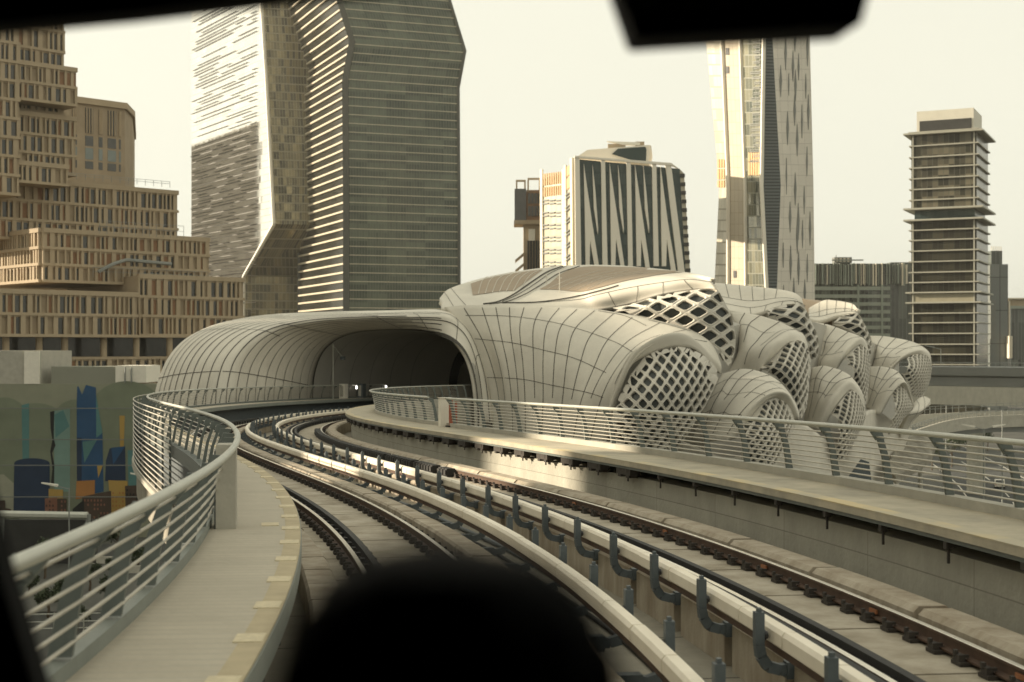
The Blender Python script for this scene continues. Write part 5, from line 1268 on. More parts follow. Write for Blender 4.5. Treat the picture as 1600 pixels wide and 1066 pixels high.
# ---- buildings at the right margin
t = thing('grey_tower', 'slim grey-blue tower beside the dark slab tower, pale edge on its right', 'tower', (*pt(1560, 600), 0))
Mgt = glass('grey_panel_glass', (.10, .115, .11), (.17, .18, .165), 4, 14, (.05, .055, .05), .3, .3, rough=.4, run=1)
rect_tower(1547, 1575, 413, 660, 600, 24, Mgt, t); rect_tower(1549, 1566, 392, 413.5, 606, 12, M_mr, t)
for k in range(6): bxpx(1549 + k * 3, 1549.7 + k * 3, 385, 393, 606, .3, 'mast', M_cream, t)
bxpx(1548, 1556, 470, 530, 599, .8, 'panel', M_slate, t); bxpx(1576, 1578.5, 470, 530, 600, 6, 'edge_panel', M_cream, t); bxpx(1577, 1582, 525, 560, 596, 8, 'edge_panel', M_cream, t)
t = thing('far_block', 'grey flat-roofed block cut by the right edge of the picture', 'building', (*pt(1600, 760), 0))
rect_tower(1580, 1700, 482, 640, 760, 40, M_mr, t); bxpx(1579, 1700, 478, 482.5, 758, 42, 'parapet', Mgb, t)
t = thing('far_block', 'long pale low block on the skyline above the flat-roofed grey block', 'building', (*pt(1600, 1000), 0))
bxpx(1576, 1760, 467, 560, 1000, 30, 'wall', M_ostone, t); bxpx(1574, 1760, 465.5, 467.5, 998, 34, 'parapet', M_cream, t)

# tower out of view at the left that the mirror face reflects
t = thing('offscreen_block', 'plain ochre tower out of view behind the stepped complex, seen only in the mirror glass', 'building', (-350, 960, 0))
M_refl = glass('reflected_block_glass', (.02, .018, .012), (.11, .09, .06), 1.6, 3.8, (.16, .135, .09), .6, .7, rough=.6, run=1, ior=1.2)
base = [(-140 - .81 * 260, 806 + .587 * 260), (-140 - 110 - .81 * 260, 806 + 163 + .587 * 260), (-140 - 110 - .81 * 300, 806 + 163 + .587 * 300), (-140 - .81 * 300, 806 + .587 * 300)]; mb = MB(); RT = 26 + .1575 * 812 + .1575 * 260; rg_ = [(0., base), (RT, base)]; tower_rings(rg_, mb, [0] * 4); mb.build('curtain_wall', M_refl, t)
mb = MB(); o_ = outset(base, .4); mb.prism([(*p, RT) for p in o_], [(*p, RT + 1.2) for p in o_]); mb.build('parapet', M_ostone2, t)

# ---- towers off to the left, outside the picture, unseen; sizes and gaps set to shade tracks and station
sd = Vector((SDIR.x, SDIR.y)).normalized(); pd = Vector((sd.y, -sd.x)); pd = pd if pd.x > 0 else -pd
M_off = glass('shade_tower_glass', (.10, .08, .05), (.34, .27, .17), 1.6, 3.8, (.40, .32, .2), .5, .6, rough=.25, run=2)
def shade(label, p0, p1, dist, dep, ztop):
    A = sd * dist + pd * p0; B = sd * dist + pd * p1; t = thing('offscreen_block', label, 'building', ((A.x + B.x) / 2, (A.y + B.y) / 2, 0))
    mb = MB(); base = [tuple(A), tuple(B), tuple(B + sd * dep), tuple(A + sd * dep)]; rg_ = [(0., base), (ztop, base)]
    tower_rings(rg_, mb, [0, 0, 0, 0]); mb.build('curtain_wall', M_off, t)
    mb = MB(); o_ = outset(base, .4); mb.prism([(*p, ztop) for p in o_], [(*p, ztop + 1.2) for p in o_]); mb.build('parapet', M_ostone2, t)
SH = [(-170, 35.4, 150, 40, 170), (42.3, 71, 175, 30, ZE + 175 * math.tan(R(SUN_EL)) - 2)]
shade('broad ochre office block out of view to the left, shading the tracks', *SH[0])
shade('lower ochre office block out of view to the left, set beside the broad one to leave a sun gap', *SH[1])
shade('far ochre block added out of view to the left to shade the far cells', 110, 176, 330, 30, 131)  # this and the next two blocks added to keep sun off the station
shade('low ochre block added out of view to the left to shade the tunnel mouth', 71.5, 93, 175, 24, 70.0)
shade('narrow ochre block added out of view to the left to shade the front lattice', 94, 109.5, 330, 30, 123.2)
# ---------------------------------------------------------------- street level
M_asph = mat('asphalt', (.045, .047, .043), .9, .2, .15, .2)
M_ground = mat('dusty_ground', (.062, .062, .052), .95, .3, .06, .1, grime=(.04, .042, .036))
M_pave = mat('paving', (.075, .074, .062), .9, .12, .3, .1)
M_leaf = mat('dark_leaves', (.045, .06, .028), .8, .4, .8)
M_bark = mat('bark', (.10, .075, .05), .9, .2, 2)
mb = MB(); mb.face([(-4000, -600, 0), (4000, -600, 0), (4000, 6000, 0), (-4000, 6000, 0)]); tag(mb.build('ground', M_ground), 'dusty dark ground between the streets far below the viaduct', 'ground', kind='structure')
def G(u, v): 
    d = ZE * FPX / (v - HOR); return (X(u, d), d)
def road(name, label, pts, w, z=.004, m=None):
    mb = MB(); L_, R_ = [], []
    P_ = cr1([(x, y, 0) for x, y in pts], 40)
    for i in range(40):
        t_ = P_[min(i + 1, 39)] - P_[max(i - 1, 0)]; n_ = np.array((t_[1], -t_[0], 0)); n_ = n_ / np.linalg.norm(n_)
        a, b = P_[i] - n_ * w / 2, P_[i] + n_ * w / 2; a[2] = b[2] = z; L_.append(a); R_.append(b)
    mb.grid([L_, R_], 0); return tag(mb.build(name, m or M_asph), label, 'road', kind='structure'), P_
rd, rp_ = road('road', 'dark asphalt road under the flyovers at the right', [(30, 100), (62, 175), (86, 245), (104, 330), (125, 450)], 15)
mb = MB()
for off in (-7.2, 7.2, 0):
    for i in range(0, 39, 1 if off else 2):
        a, b = rp_[i], rp_[i + 1]; t_ = (b - a) / np.linalg.norm(b - a); n_ = np.array((t_[1], -t_[0], 0)); q = [a + n_ * (off - .1), a + n_ * (off + .1), b + n_ * (off + .1), b + n_ * (off - .1)]
        mb.face([(p[0], p[1], .009) for p in q])
tag(mb.build('road_marking', M_white), 'white lane lines on the asphalt road', 'road marking', kind='structure')
road('pavement', 'pale paved strip along the near side of the asphalt road', [(14, 100), (44, 175), (70, 245), (92, 330), (112, 450)], 9, .006, M_pave)
road('road', 'dark street running below the mural wall at the left', [(-140, 172), (-100, 176), (-60, 182), (-20, 190)], 12)
mb = MB(); mb.prism([(-120, 140, 0), (-40, 140, 0), (-40, 160, 0), (-120, 160, 0)], [(-120, 140, .12), (-40, 140, .12), (-40, 160, .12), (-120, 160, .12)]); tag(mb.build('pavement', M_pave), 'pale paved apron below the left walkway', 'pavement', kind='structure')

# mural wall
D = 196.
MW = thing('mural_wall', 'long wall painted with a mural of blue, teal and orange city towers', 'wall', (X(120, D), D, 0))
M_mw = mat('mural_wall_paint', (.235, .24, .185), .85, .08, .12, .05)
cols = {'base': (0.233, 0.238, 0.173), 'dune': (0.173, 0.194, 0.134), 'teal': (0.088, 0.193, 0.186), 'ltteal': (0.163, 0.251, 0.216), 'blue': (0.026, 0.073, 0.152), 'dkblue': (0.022, 0.037, 0.070), 'black': (0.022, 0.023, 0.022), 'orange': (0.350, 0.163, 0.052), 'ochre': (0.373, 0.245, 0.070), 'brown': (0.070, 0.049, 0.036), 'brick': (0.222, 0.106, 0.070), 'pale': (0.286, 0.286, 0.216)}
cm = {k: mat('mural_' + k, v, .85, .12, .25, .05) for k, v in cols.items()}; ck = list(cols)
c8 = lambda pts: [(x / 3.33, 540 + y / 3.33) for x, y in pts]
mb = MB(); x0, x1 = X(-70, D), X(255, D); mb.box(x0, x1, D, D + 3, 0, Zv(600, D)); mb.build('wall', [cm['base']], MW)
mb = MB(); lay = [0]
def mp(key, pts):
    lay[0] += 1; y = D - .02 - .006 * lay[0]
    q = [(X(u, D), y, max(.2, Zv(v, D))) for u, v in c8(pts)]
    mb.face(q, ck.index(key))
def arcpts(cx, cy, rx, ry, a0, a1, n=14): return [(cx + rx * math.cos(R(a0 + (a1 - a0) * i / n)), cy - ry * math.sin(R(a0 + (a1 - a0) * i / n))) for i in range(n + 1)]
mp('dune', arcpts(660, 330, 185, 145, 0, 180) + [(475, 900), (845, 900)])
mp('dune', arcpts(190, 360, 120, 60, 0, 180) + [(70, 900), (310, 900)]); mp('dune', arcpts(20, 350, 110, 80, 0, 180) + [(-90, 900), (130, 900)]); mp('dune', arcpts(400, 400, 130, 120, 0, 180) + [(270, 900), (530, 900)])
mp('pale', [(-200, 900), (-200, 690), (20, 670), (75, 720), (80, 870)])
mp('teal', [(113, 310), (152, 300), (152, 600), (118, 600)]); mp('ltteal', [(280, 340), (365, 330), (365, 760), (284, 760)]); mp('teal', [(284, 360), (330, 335), (362, 420), (290, 480)])
mp('black', [(262, 345), (284, 340), (280, 480), (290, 520), (272, 560), (284, 620), (282, 720), (266, 720), (274, 640), (262, 550), (274, 490), (264, 430)])
mp('ochre', [(622, 365), (650, 365), (644, 560), (626, 560)])
mp('teal', [(498, 240), (534, 450), (534, 620), (440, 640), (430, 500), (500, 480)])
mp('blue', [(403, 215), (408, 210), (428, 255), (448, 205), (500, 218), (502, 480), (534, 455), (540, 760), (402, 790), (400, 300)])
mp('teal', [(430, 500), (505, 492), (440, 610)]); mp('dkblue', [(400, 480), (426, 480), (426, 760), (402, 770)])
mp('ochre', [(506, 622), (538, 620), (512, 690)])
mp('dkblue', [(572, 535), (652, 524), (655, 700), (548, 705), (552, 600)]); mp('blue', [(580, 532), (652, 524), (590, 620)])
mp('teal', [(665, 545), (740, 540), (800, 700), (800, 800), (670, 730)]); mp('black', [(694, 425), (760, 432), (740, 545), (698, 540)])
mp('blue', [(180, 600), (260, 620), (255, 800), (180, 790)])
mp('dkblue', arcpts(168, 612, 92, 26, 0, 180) + [(72, 870), (262, 870)])
mp('orange', [(400, 705), (495, 700), (495, 782), (395, 800)]); mp('ochre', [(565, 700), (665, 705), (660, 890), (582, 900)]); mp('ochre', [(255, 745), (330, 750), (330, 800), (255, 800)])
mp('brown', [(652, 730), (740, 725), (760, 840), (655, 850)]); mp('dkblue', [(745, 680), (830, 670), (860, 760), (760, 800)])
mp('brick', [(236, 795), (300, 790), (300, 940), (236, 940)]); mp('brown', [(300, 795), (350, 795), (350, 880), (300, 880)])
mp('brown', [(430, 785), (580, 755), (582, 930), (430, 920)]); mp('black', [(380, 850), (440, 800), (440, 930), (380, 930)]); mp('orange', [(280, 880), (345, 880), (345, 945), (280, 945)])
mp('brown', [(-60, 805), (30, 805), (30, 845), (60, 850), (60, 870), (-60, 870)]); mp('brick', [(760, 760), (790, 760), (790, 830), (760, 830)])
random.seed(4)
for (bx0, bx1, by0, by1, key) in ((440, 570, 800, 910, 'brick'), (242, 292, 805, 920, 'brown'), (305, 345, 805, 870, 'brick'), (662, 735, 745, 835, 'black'), (590, 650, 760, 880, 'orange')):
    y = by0
    while y < by1:
        x = bx0
        while x < bx1:
            if random.random() < .5: mp(key, [(x, y), (x + 8, y), (x + 8, y + 11), (x, y + 11)])
            x += 17
        y += 22
mb.build('painted_mural', [cm[k] for k in ck], MW)
for v in (637.5, 686, 726, 775):
    bm_ = MB(); bm_.box(x0, x1, D - 1.4, D - 1.2, Zv(v + .7, D), Zv(v - .6, D)); bm_.build('ledge', M_slate, MW)
t = thing('plaster_block', 'plain pale plaster block on the mural wall at the far left, partly sunlit', 'block', (X(30, D), D, Zv(600, D)))
mb = MB(); mb.box(X(-80, D), X(63, D), D + .2, D + 14, Zv(600, D), Zv(548, D)); mb.build('wall', M_kerb, t)
mb = MB(); mb.box(X(38, D), X(62, D), D - .1, D + .3, Zv(600, D), Zv(549, D)); mb.build('panel', M_white, t)
t = thing('plaster_block', 'long low grey and white plaster parapet on top of the mural wall', 'block', (X(150, D), D, Zv(600, D)))
mb = MB(); mb.box(X(79, D), X(180, D), D + .3, D + 8, Zv(600, D), Zv(573, D)); mb.build('wall', mat('parapet_plaster', (.24, .24, .19), .8, .06, .3), t)
mb = MB(); mb.box(X(180, D), X(228, D), D + .1, D + 8, Zv(598, D), Zv(571.5, D)); mb.build('panel', M_white, t)
for u in (196, 206): 
    mb = MB(); mb.tube([(X(u, D), D - .2, Zv(598, D)), (X(u, D), D - .2, Zv(574, D))], .12, 5); mb.build('pipe', M_grey, t)

def lamp(label, u, vtop, d, side, double=False):
    t = thing('street_lamp', label, 'street lamp', (X(u, d), d, 0), 'street lamps')
    x, z = X(u, d), Zv(vtop, d); mb = MB(); mb.tube([(x, d, 0), (x, d, z)], [.11, .07], 6); mb.build('pole', M_grey, t)
    for sd_ in ((-1, 1) if double else (side,)):
        mb = MB(); mb.tube([(x, d, z - .1), (x + sd_ * 1.4, d, z + .25)], .05, 5); mb.build('arm', M_grey, t)
        mb = MB(); mb.hexa([(x + sd_ * 1.2, d - .2, z + .15), (x + sd_ * 2.9, d - .1, z + .5), (x + sd_ * 2.9, d + .1, z + .5), (x + sd_ * 1.2, d + .2, z + .15), (x + sd_ * 1.2, d - .2, z + .4), (x + sd_ * 2.9, d - .1, z + .62), (x + sd_ * 2.9, d + .1, z + .62), (x + sd_ * 1.2, d + .2, z + .4)])
        mb.build('lamp_head', M_white if d < 200 else M_grey, t)
lamp('grey street lamp in front of the orange part of the mural', 108, 763, 150, -1)
lamp('grey street lamp in front of the mural, close behind the curved rod screen', 247, 748, 150, -1)
lamp('double-armed street lamp in front of the curved flyover parapet', 1537, 670, 190, 1, True)
lamp('street lamp beyond the concrete flyover girder', 1478, 632, 300, -1)
lamp('thin street lamp on the flyover deck before the dark slab tower', 1470, 545, 262, -1)
lamp('street lamp beside the asphalt road at the right edge', 1566, 640, 205, -1)
# steel beam barrier and fence below the mural
t = thing('pipe_barrier', 'thick grey pipe barrier with end posts in front of the mural', 'barrier', (X(60, 165), 165, 0))
mb = MB(); mb.tube([(X(-40, 165), 165, Zv(803, 165)), (X(137, 165), 165, Zv(806, 165))], .45, 8); mb.build('pipe', M_hand, t)
for u in (135, 0): 
    mb = MB(); mb.tube([(X(u, 165), 165, 0), (X(u + 3, 165), 165, Zv(804, 165))], .3, 6); mb.build('post', M_grey, t)
mb = MB(); mb.box(X(-60, 172), X(150, 172), 172, 172.5, 0, Zv(812, 172)); tag(mb.build('low_wall', M_dark), 'low dark boundary wall at the foot of the mural', 'wall')
t = thing('fence', 'low wire fence along the paved apron below the left walkway', 'fence', (X(150, 128), 128, 0))
for k in range(15):
    x = -52 + k * 2.6; mb = MB(); mb.tube([(x, 128 + k * .3, 0), (x, 128 + k * .3, 2.0)], .06, 5); mb.build('post', M_hand, t)
for z in (.6, 1.2, 1.9):
    mb = MB(); mb.tube([(-52, 128, z), (-15.6, 132.2, z)], .045, 5); mb.build('rail', M_hand, t)
# kerbs and planters as clutter on the apron
random.seed(21)
for i, (u, v, w, lab) in enumerate(((30, 893, 3.4, 'long flat concrete slab lying near the pale crates'), (22, 905, 2.2, 'pale orange crate on the apron at the far left'), (170, 880, 4.5, 'long concrete barrier block on the apron'), (205, 895, 3.0, 'short concrete barrier block behind the left railing'))):
    x, y = G(u, v); t = thing('concrete_block', lab, 'block', (x, y, 0), 'blocks on the apron'); mb = MB()
    mb.prism([(x - w / 2, y - .5, 0), (x + w / 2, y - .3, 0), (x + w / 2, y + .5, 0), (x - w / 2, y + .3, 0)], [(x - w / 2, y - .3, .8), (x + w / 2, y - .1, .8), (x + w / 2, y + .3, .8), (x - w / 2, y + .1, .8)]); mb.build('body', M_kerb if i != 1 else M_ofill, t)

# trees: tapered trunk, limbs and a crown of leaf-sized faces
def tree(label, x, y, h, r, seed, group):
    rnd = random.Random(seed); t = thing('tree', label, 'tree', (x, y, 0), group)
    mb = MB(); mb.tube([(x, y, 0), (x + .1, y, h * .35), (x - .1, y + .1, h * .6)], [.16, .12, .07], 6)
    cl = []
    for k in range(7):
        a = rnd.uniform(0, 6.28); rr = r * rnd.uniform(.3, .75); e = (x + math.cos(a) * rr, y + math.sin(a) * rr, h * rnd.uniform(.55, .9))
        mb.tube([(x, y, h * rnd.uniform(.3, .5)), e], [.06, .02], 4); cl.append((e, r * rnd.uniform(.3, .5)))
    cl.append(((x, y, h * .85), r * .5)); mb.build('trunk', M_bark, t)
    lm = MB()
    for e, q in cl:
        for k in range(110):
            d_ = Vector((rnd.gauss(0, 1), rnd.gauss(0, 1), rnd.gauss(0, .8))).normalized() * q * rnd.uniform(.4, 1.05); c_ = Vector(e) + d_
            a = Vector((rnd.uniform(-1, 1), rnd.uniform(-1, 1), rnd.uniform(-1, 1))).normalized() * .16; b = a.cross(Vector((rnd.uniform(-1, 1), rnd.uniform(-1, 1), rnd.uniform(-1, 1)))).normalized() * .10
            lm.face([c_ - a, c_ + b, c_ + a, c_ - b])
    lm.build('crown', M_leaf, t)
for i, (u, v, h, lab) in enumerate(((70, 905, 4.6, 'small dark tree beside the pipe barrier at the left edge'), (118, 880, 4.0, 'low bushy tree right of the mural street lamp'), (150, 872, 5.0, 'taller bushy tree behind the left railing'), (185, 868, 4.2, 'dark tree behind the left railing nearest the rod screen'), (20, 860, 4.4, 'dark tree at the far left below the brown mural houses'))):
    x, y = G(u, v); tree(lab, x, y, h, h * .42, 30 + i, 'trees below the mural')
for i, (u, v) in enumerate(((45, 930), (95, 945), (140, 925), (180, 905), (215, 890), (75, 965), (120, 985), (60, 880), (165, 945))):
    x, y = G(u, v); tree('low dark shrub on the apron seen between the posts of the left railing', x, y, 2.2 + .3 * (i % 3), 1.3, 70 + i, 'shrubs on the apron')
for i, (u, v, h, lab) in enumerate(((1530, 730, 7, 'dark roadside tree under the double-armed lamp'), (1556, 718, 7, 'dark roadside tree right of the double-armed lamp'), (1500, 735, 6.5, 'dark roadside tree nearest the station skirt'), (1580, 705, 6, 'dark roadside tree farthest along the asphalt road'))):
    x, y = G(u, v); tree(lab, x - 6, y, h, h * .4, 50 + i, 'trees beside the road')

def person_mb(x, y, z, h):
    mb = MB()
    for sx in (-.1, .1): mb.tube([(x + sx, y, z), (x + sx * .9, y, z + h * .27), (x + sx * .8, y, z + h * .5)], [.07, .09, .11], 8)
    mb.tube([(x, y, z + h * .02), (x, y, z + h * .3), (x, y, z + h * .52), (x, y, z + h * .70), (x, y, z + h * .80), (x, y, z + h * .83)], [.24, .21, .19, .22, .20, .08], 10)
    for sx in (-1, 1): mb.tube([(x + sx * .20, y, z + h * .79), (x + sx * .27, y - .02, z + h * .60), (x + sx * .25, y - .1, z + h * .44)], [.075, .06, .045], 7)
    mb.tube([(x, y, z + h * .82), (x, y, z + h * .87), (x, y, z + h * .93), (x, y, z + h * .98), (x, y, z + h)], [.06, .085, .105, .08, .02], 10)
    return mb
x, y = G(38, 853); o = person_mb(x, y, 0, 1.76).build('person', M_white, smooth=True, weld=True); tag(o, 'distant person in a long white robe standing on the street below the mural', 'person')

# white car on the road
def car(label, x, y, a):
    t = thing('car', label, 'car', (x, y, 0)); M = Matrix.Translation((x, y, 0)) @ Matrix.Rotation(a, 4, 'Z')
    def lf(mb):
        mb.v = [tuple(M @ Vector(v)) for v in mb.v]; return mb
    mb = MB(); prof = [(-2.2, .35), (-2.25, .75), (-1.9, .95), (-1.5, 1.0), (-.9, 1.5), (.7, 1.52), (1.5, 1.02), (2.2, .85), (2.3, .5), (2.2, .32)]
    mb.prism([(x_, -.88, z_) for x_, z_ in prof], [(x_, .88, z_) for x_, z_ in prof]); lf(mb).build('body', M_white, t, recalc=True)
    for sgn in (-1, 1):
        mb = MB(); q = [(-1.35, .98), (-.85, 1.42), (.65, 1.44), (1.35, 1.0)]; mb.prism([(a_, sgn * .885, b_) for a_, b_ in q], [(a_, sgn * .90, b_) for a_, b_ in q]); lf(mb).build('side_window', M_owin, t)
    for (xa, za, xb, zb, nm) in ((-1.52, 1.0, -.92, 1.47, 'rear_window'), (1.48, 1.04, .74, 1.49, 'windscreen')):
        mb = MB(); s_ = -.03 if xa < 0 else .03; mb.hexa([(xa + s_, -.75, za), (xa + s_, .75, za), (xb + s_, .68, zb), (xb + s_, -.68, zb), (xa + s_ * 1.6, -.75, za + .01), (xa + s_ * 1.6, .75, za + .01), (xb + s_ * 1.6, .68, zb + .01), (xb + s_ * 1.6, -.68, zb + .01)]); lf(mb).build(nm, M_owin, t)
    for wx in (-1.4, 1.4):
        for wy in (-.85, .85):
            mb = MB(); mb.tube([(wx, wy - .11, .33), (wx, wy + .11, .33)], .33, 14); lf(mb).build('wheel', M_black, t)
    for wy in (-.65, .65):
        mb = MB(); mb.box(-2.28, -2.2, wy - .15, wy + .15, .68, .82); lf(mb).build('tail_light', M_rust, t)
x, y = G(1562, 762); car('white car driving on the asphalt road at the right edge', x, y, math.atan2(70, 24))

# concrete flyover with deck rail, and the lower curved ramp
FL = thing('flyover', 'wide concrete flyover girder on a round pier at the right', 'flyover', (X(1520, 245), 245, 0))
A = Vector((X(1395, 262), 262)); B = Vector((X(1720, 235), 235)); d = (B - A).normalized(); n = Vector((d.y, -d.x)); n = n if n.y < 0 else -n
def gird(prof, name, m, A=A, B=B, n=n, par=FL):
    mb = MB(); a = [(*(A + n * o), z) for o, z in prof]; b = [(*(B + n * o), z) for o, z in prof]; mb.prism(a, b); mb.build(name, m, par, recalc=True)
zf = lambda v: Zv(v, 250)
gird([(0, zf(604)), (0, zf(590)), (.4, zf(588)), (.4, zf(574)), (-12, zf(574)), (-12, zf(604))], 'parapet', M_slate)
gird([(.1, zf(634)), (.25, zf(604.5)), (-11, zf(604.5)), (-10, zf(634))], 'girder', M_conc)
gird([(.45, zf(587)), (.45, zf(577)), (.5, zf(577)), (.5, zf(587))], 'parapet_face', M_slate)
q = A + (B - A) * .36 - n * 5; mb = MB(); mb.tube([(*q, 0), (*q, zf(640)), (*q, zf(628))], [1.6, 1.6, 2.6], 14); mb.build('pier', M_conc, FL)
mb = MB(); mb.prism([(*(q - d * 4 + n * 4), zf(630)), (*(q + d * 4 + n * 4), zf(630)), (*(q + d * 4 - n * 4), zf(630)), (*(q - d * 4 - n * 4), zf(630))], [(*(q - d * 9 + n * 4.4), zf(622)), (*(q + d * 9 + n * 4.4), zf(622)), (*(q + d * 9 - n * 4.4), zf(622)), (*(q - d * 9 - n * 4.4), zf(622))]); mb.build('pier_head', M_conc, FL)
for k in range(24):
    p = A + (B - A) * k / 23; mb = MB(); mb.tube([(*p, zf(574)), (*p, zf(567))], .05, 4); mb.build('rail_post', M_grey, FL)
mb = MB(); mb.tube([(*A, zf(567)), (*B, zf(567))], .05, 5); mb.build('rail', M_grey, FL)
random.seed(2)
RP = thing('curved_ramp', 'lower curved road ramp with pale parapets beneath the concrete flyover', 'ramp', (X(1520, 215), 215, 0))
pts = cr1([(*P(1395, 690, 200),), (*P(1440, 674, 210),), (*P(1490, 660, 218),), (*P(1550, 654, 222),), (*P(1650, 650, 224),)], 40)
def ramp(off, h0, h1, w, name, m, par=RP):
    mb = MB(); G_ = []
    for i in range(40):
        tt = pts[min(i + 1, 39)] - pts[max(i - 1, 0)]; nn = np.array((tt[1], -tt[0], 0)); nn /= np.linalg.norm(nn); p = pts[i] + nn * off; z = np.array((0, 0, 1))
        G_.append([p + z * h0, p + z * h1, p - nn * w + z * h1, p - nn * w + z * h0, p + z * h0])
    mb.grid(G_, 0); mb.build(name, m, par, recalc=True)
ramp(0, -1.5, .4, .35, 'parapet', M_kerb); ramp(-8, -1.4, .6, .35, 'parapet', M_kerb); ramp(-.3, -2.2, -1.2, 8, 'deck', M_slate)
for off, hh in ((-.15, 1.3), (-8.1, 1.8)):
    for i in range(0, 40, 1):
        tt = pts[min(i + 1, 39)] - pts[max(i - 1, 0)]; nn = np.array((tt[1], -tt[0], 0)); nn /= np.linalg.norm(nn); p = pts[i] + nn * off
        mb = MB(); mb.tube([p + np.array((0, 0, .4)), p + np.array((0, 0, hh))], .05, 4); mb.build('rail_post', M_grey, RP)
    for q_ in (.7, 1.0):
        mb = MB(); L_ = []
        for i in range(40):
            tt = pts[min(i + 1, 39)] - pts[max(i - 1, 0)]; nn = np.array((tt[1], -tt[0], 0)); nn /= np.linalg.norm(nn); L_.append(pts[i] + nn * off + np.array((0, 0, .4 + (hh - .4) * q_)))
        mb.tube(L_, .05, 4); mb.build('rail', M_grey, RP)
# low canopy slab beyond the right railing
t = thing('station_canopy', 'flat grey entrance canopy below the pointed lip of the station', 'canopy', (*P(1430, 690, 150),))
q = [P(1405, 690, 150), P(1440, 676, 158), P(1462, 690, 158), P(1455, 712, 150), P(1400, 745, 140), P(1385, 730, 142)]
mb = MB(); mb.prism([tuple(p - Vector((0, 0, .8))) for p in q], [tuple(p) for p in q]); mb.build('slab', M_floor, t)
for p in (q[1], q[4]): 
    mb = MB(); mb.tube([(p.x, p.y + .5, 0), (p.x, p.y + .5, p.z - .8)], .25, 8); mb.build('column', M_kerb, t)
# viaduct piers
for i, s in enumerate(range(10, 150, 28)):
    p = T(s, 2, -1.9); t = thing('viaduct_pier', 'round concrete pier under the metro viaduct', 'pier', (p.x, p.y, 0), 'viaduct piers'); mb = MB(); mb.tube([(p.x, p.y, 0), (p.x, p.y, p.z - 1.2), (p.x, p.y, p.z)], [1.3, 1.3, 3.2], 16); mb.build('shaft', M_conc, t)
# ---------------------------------------------------------------- train cab around the camera and the passenger in front
M_cab = mat('cab_lining', (.02, .021, .019), .6, .2, 3, .05)
M_cab2 = mat('black_windscreen_frame', (.006, .006, .0055), .8, .2, 5, spec=.1)
CAB = thing('train_cab', 'dark interior front of the driverless train with its windscreen frame', 'train', (-.4, 0, ZE - 1.65))
x0, x1, y0, y1, z0, z1 = -1.75, .95, -3.2, 2.32, ZE - 1.65, ZE + .75
def wallbox(a, name, m=M_cab):
    mb = MB(); mb.box(*a); return mb.build(name, m, CAB)
wallbox((x0 - .08, x0, y0, y1, z0, z1), 'side_wall'); wallbox((x1, x1 + .08, y0, y1, z0, z1), 'side_wall'); wallbox((x0 - .08, x1 + .08, y0, y1, z1, z1 + .08), 'ceiling')
wallbox((x0 - .08, x1 + .08, y0, y1, z0 - .1, z0), 'floor'); wallbox((x0 - .08, x1 + .08, y0 - .08, y0, z0, z1), 'rear_wall')
# windscreen frame: plate with a rounded opening
D = 2.25
op = [(-95, 930), (-60, 640), (-130, 300), (-110, 48), (0, 38), (200, 20), (440, -8), (800, -36), (1200, -60), (1560, -72), (1700, -40), (1720, 300), (1720, 900), (1690, 1150), (1300, 1330), (300, 1330), (130, 1310), (52, 1066), (0, 898)]
op = [(X(u, D), Zv(v, D)) for u, v in op if not (u == -95)]
n = len(op); cx, cz = sum(p[0] for p in op) / n, sum(p[1] for p in op) / n
mb = MB()
def outp(p):
    dx, dz = p[0] - cx, p[1] - cz; k = 1e9
    if abs(dx) > 1e-6: k = min(k, ((x1 if dx > 0 else x0) - cx) / dx)
    if abs(dz) > 1e-6: k = min(k, ((z1 if dz > 0 else z0) - cz) / dz)
    k = max(k, 1.02); k = min(k * 1.6, 4); return (cx + dx * k, cz + dz * k)
for i in range(n):
    a, b = op[i], op[(i + 1) % n]; c_, d_ = outp(a), outp(b)
    mb.hexa([(a[0], D, a[1]), (b[0], D, b[1]), (b[0], D + .07, b[1]), (a[0], D + .07, a[1]), (c_[0], D, c_[1]), (d_[0], D, d_[1]), (d_[0], D + .07, d_[1]), (c_[0], D + .07, c_[1])])
mb.build('windscreen_frame', M_cab2, CAB, recalc=True)
# overhead display housing
t = thing('overhead_display', 'black box of an overhead display hanging at the top of the windscreen', 'display', (X(1160, 2.05), 2.05, Zv(0, 2.05)))
d_ = 2.05; q = [(962, -30), (992, 56), (1000, 60), (1338, 41), (1346, 36), (1366, -40)]
mb = MB(); f_ = [Vector((X(u, d_), d_, Zv(v, d_))) for u, v in q]; mb.prism([tuple(p) for p in f_], [tuple(p + Vector((0, .14, .01))) for p in f_]); mb.build('housing', M_cab2, t, recalc=True)
mb = MB(); q = [(985, -25), (1000, 18), (1330, 4), (1345, -30)]; f_ = [Vector((X(u, d_), d_ - .002, Zv(v, d_))) for u, v in q]; mb.prism([tuple(p) for p in f_], [tuple(p + Vector((0, -.004, 0))) for p in f_]); mb.build('screen', mat('dim_display', (.11, .11, .075), .4, .05, 1), t, recalc=True)
mb = MB(); mb.box(X(1160, d_) - .05, X(1160, d_) + .05, d_ + .03, d_ + .1, Zv(-20, d_), z1); mb.build('hanger', M_cab2, t)

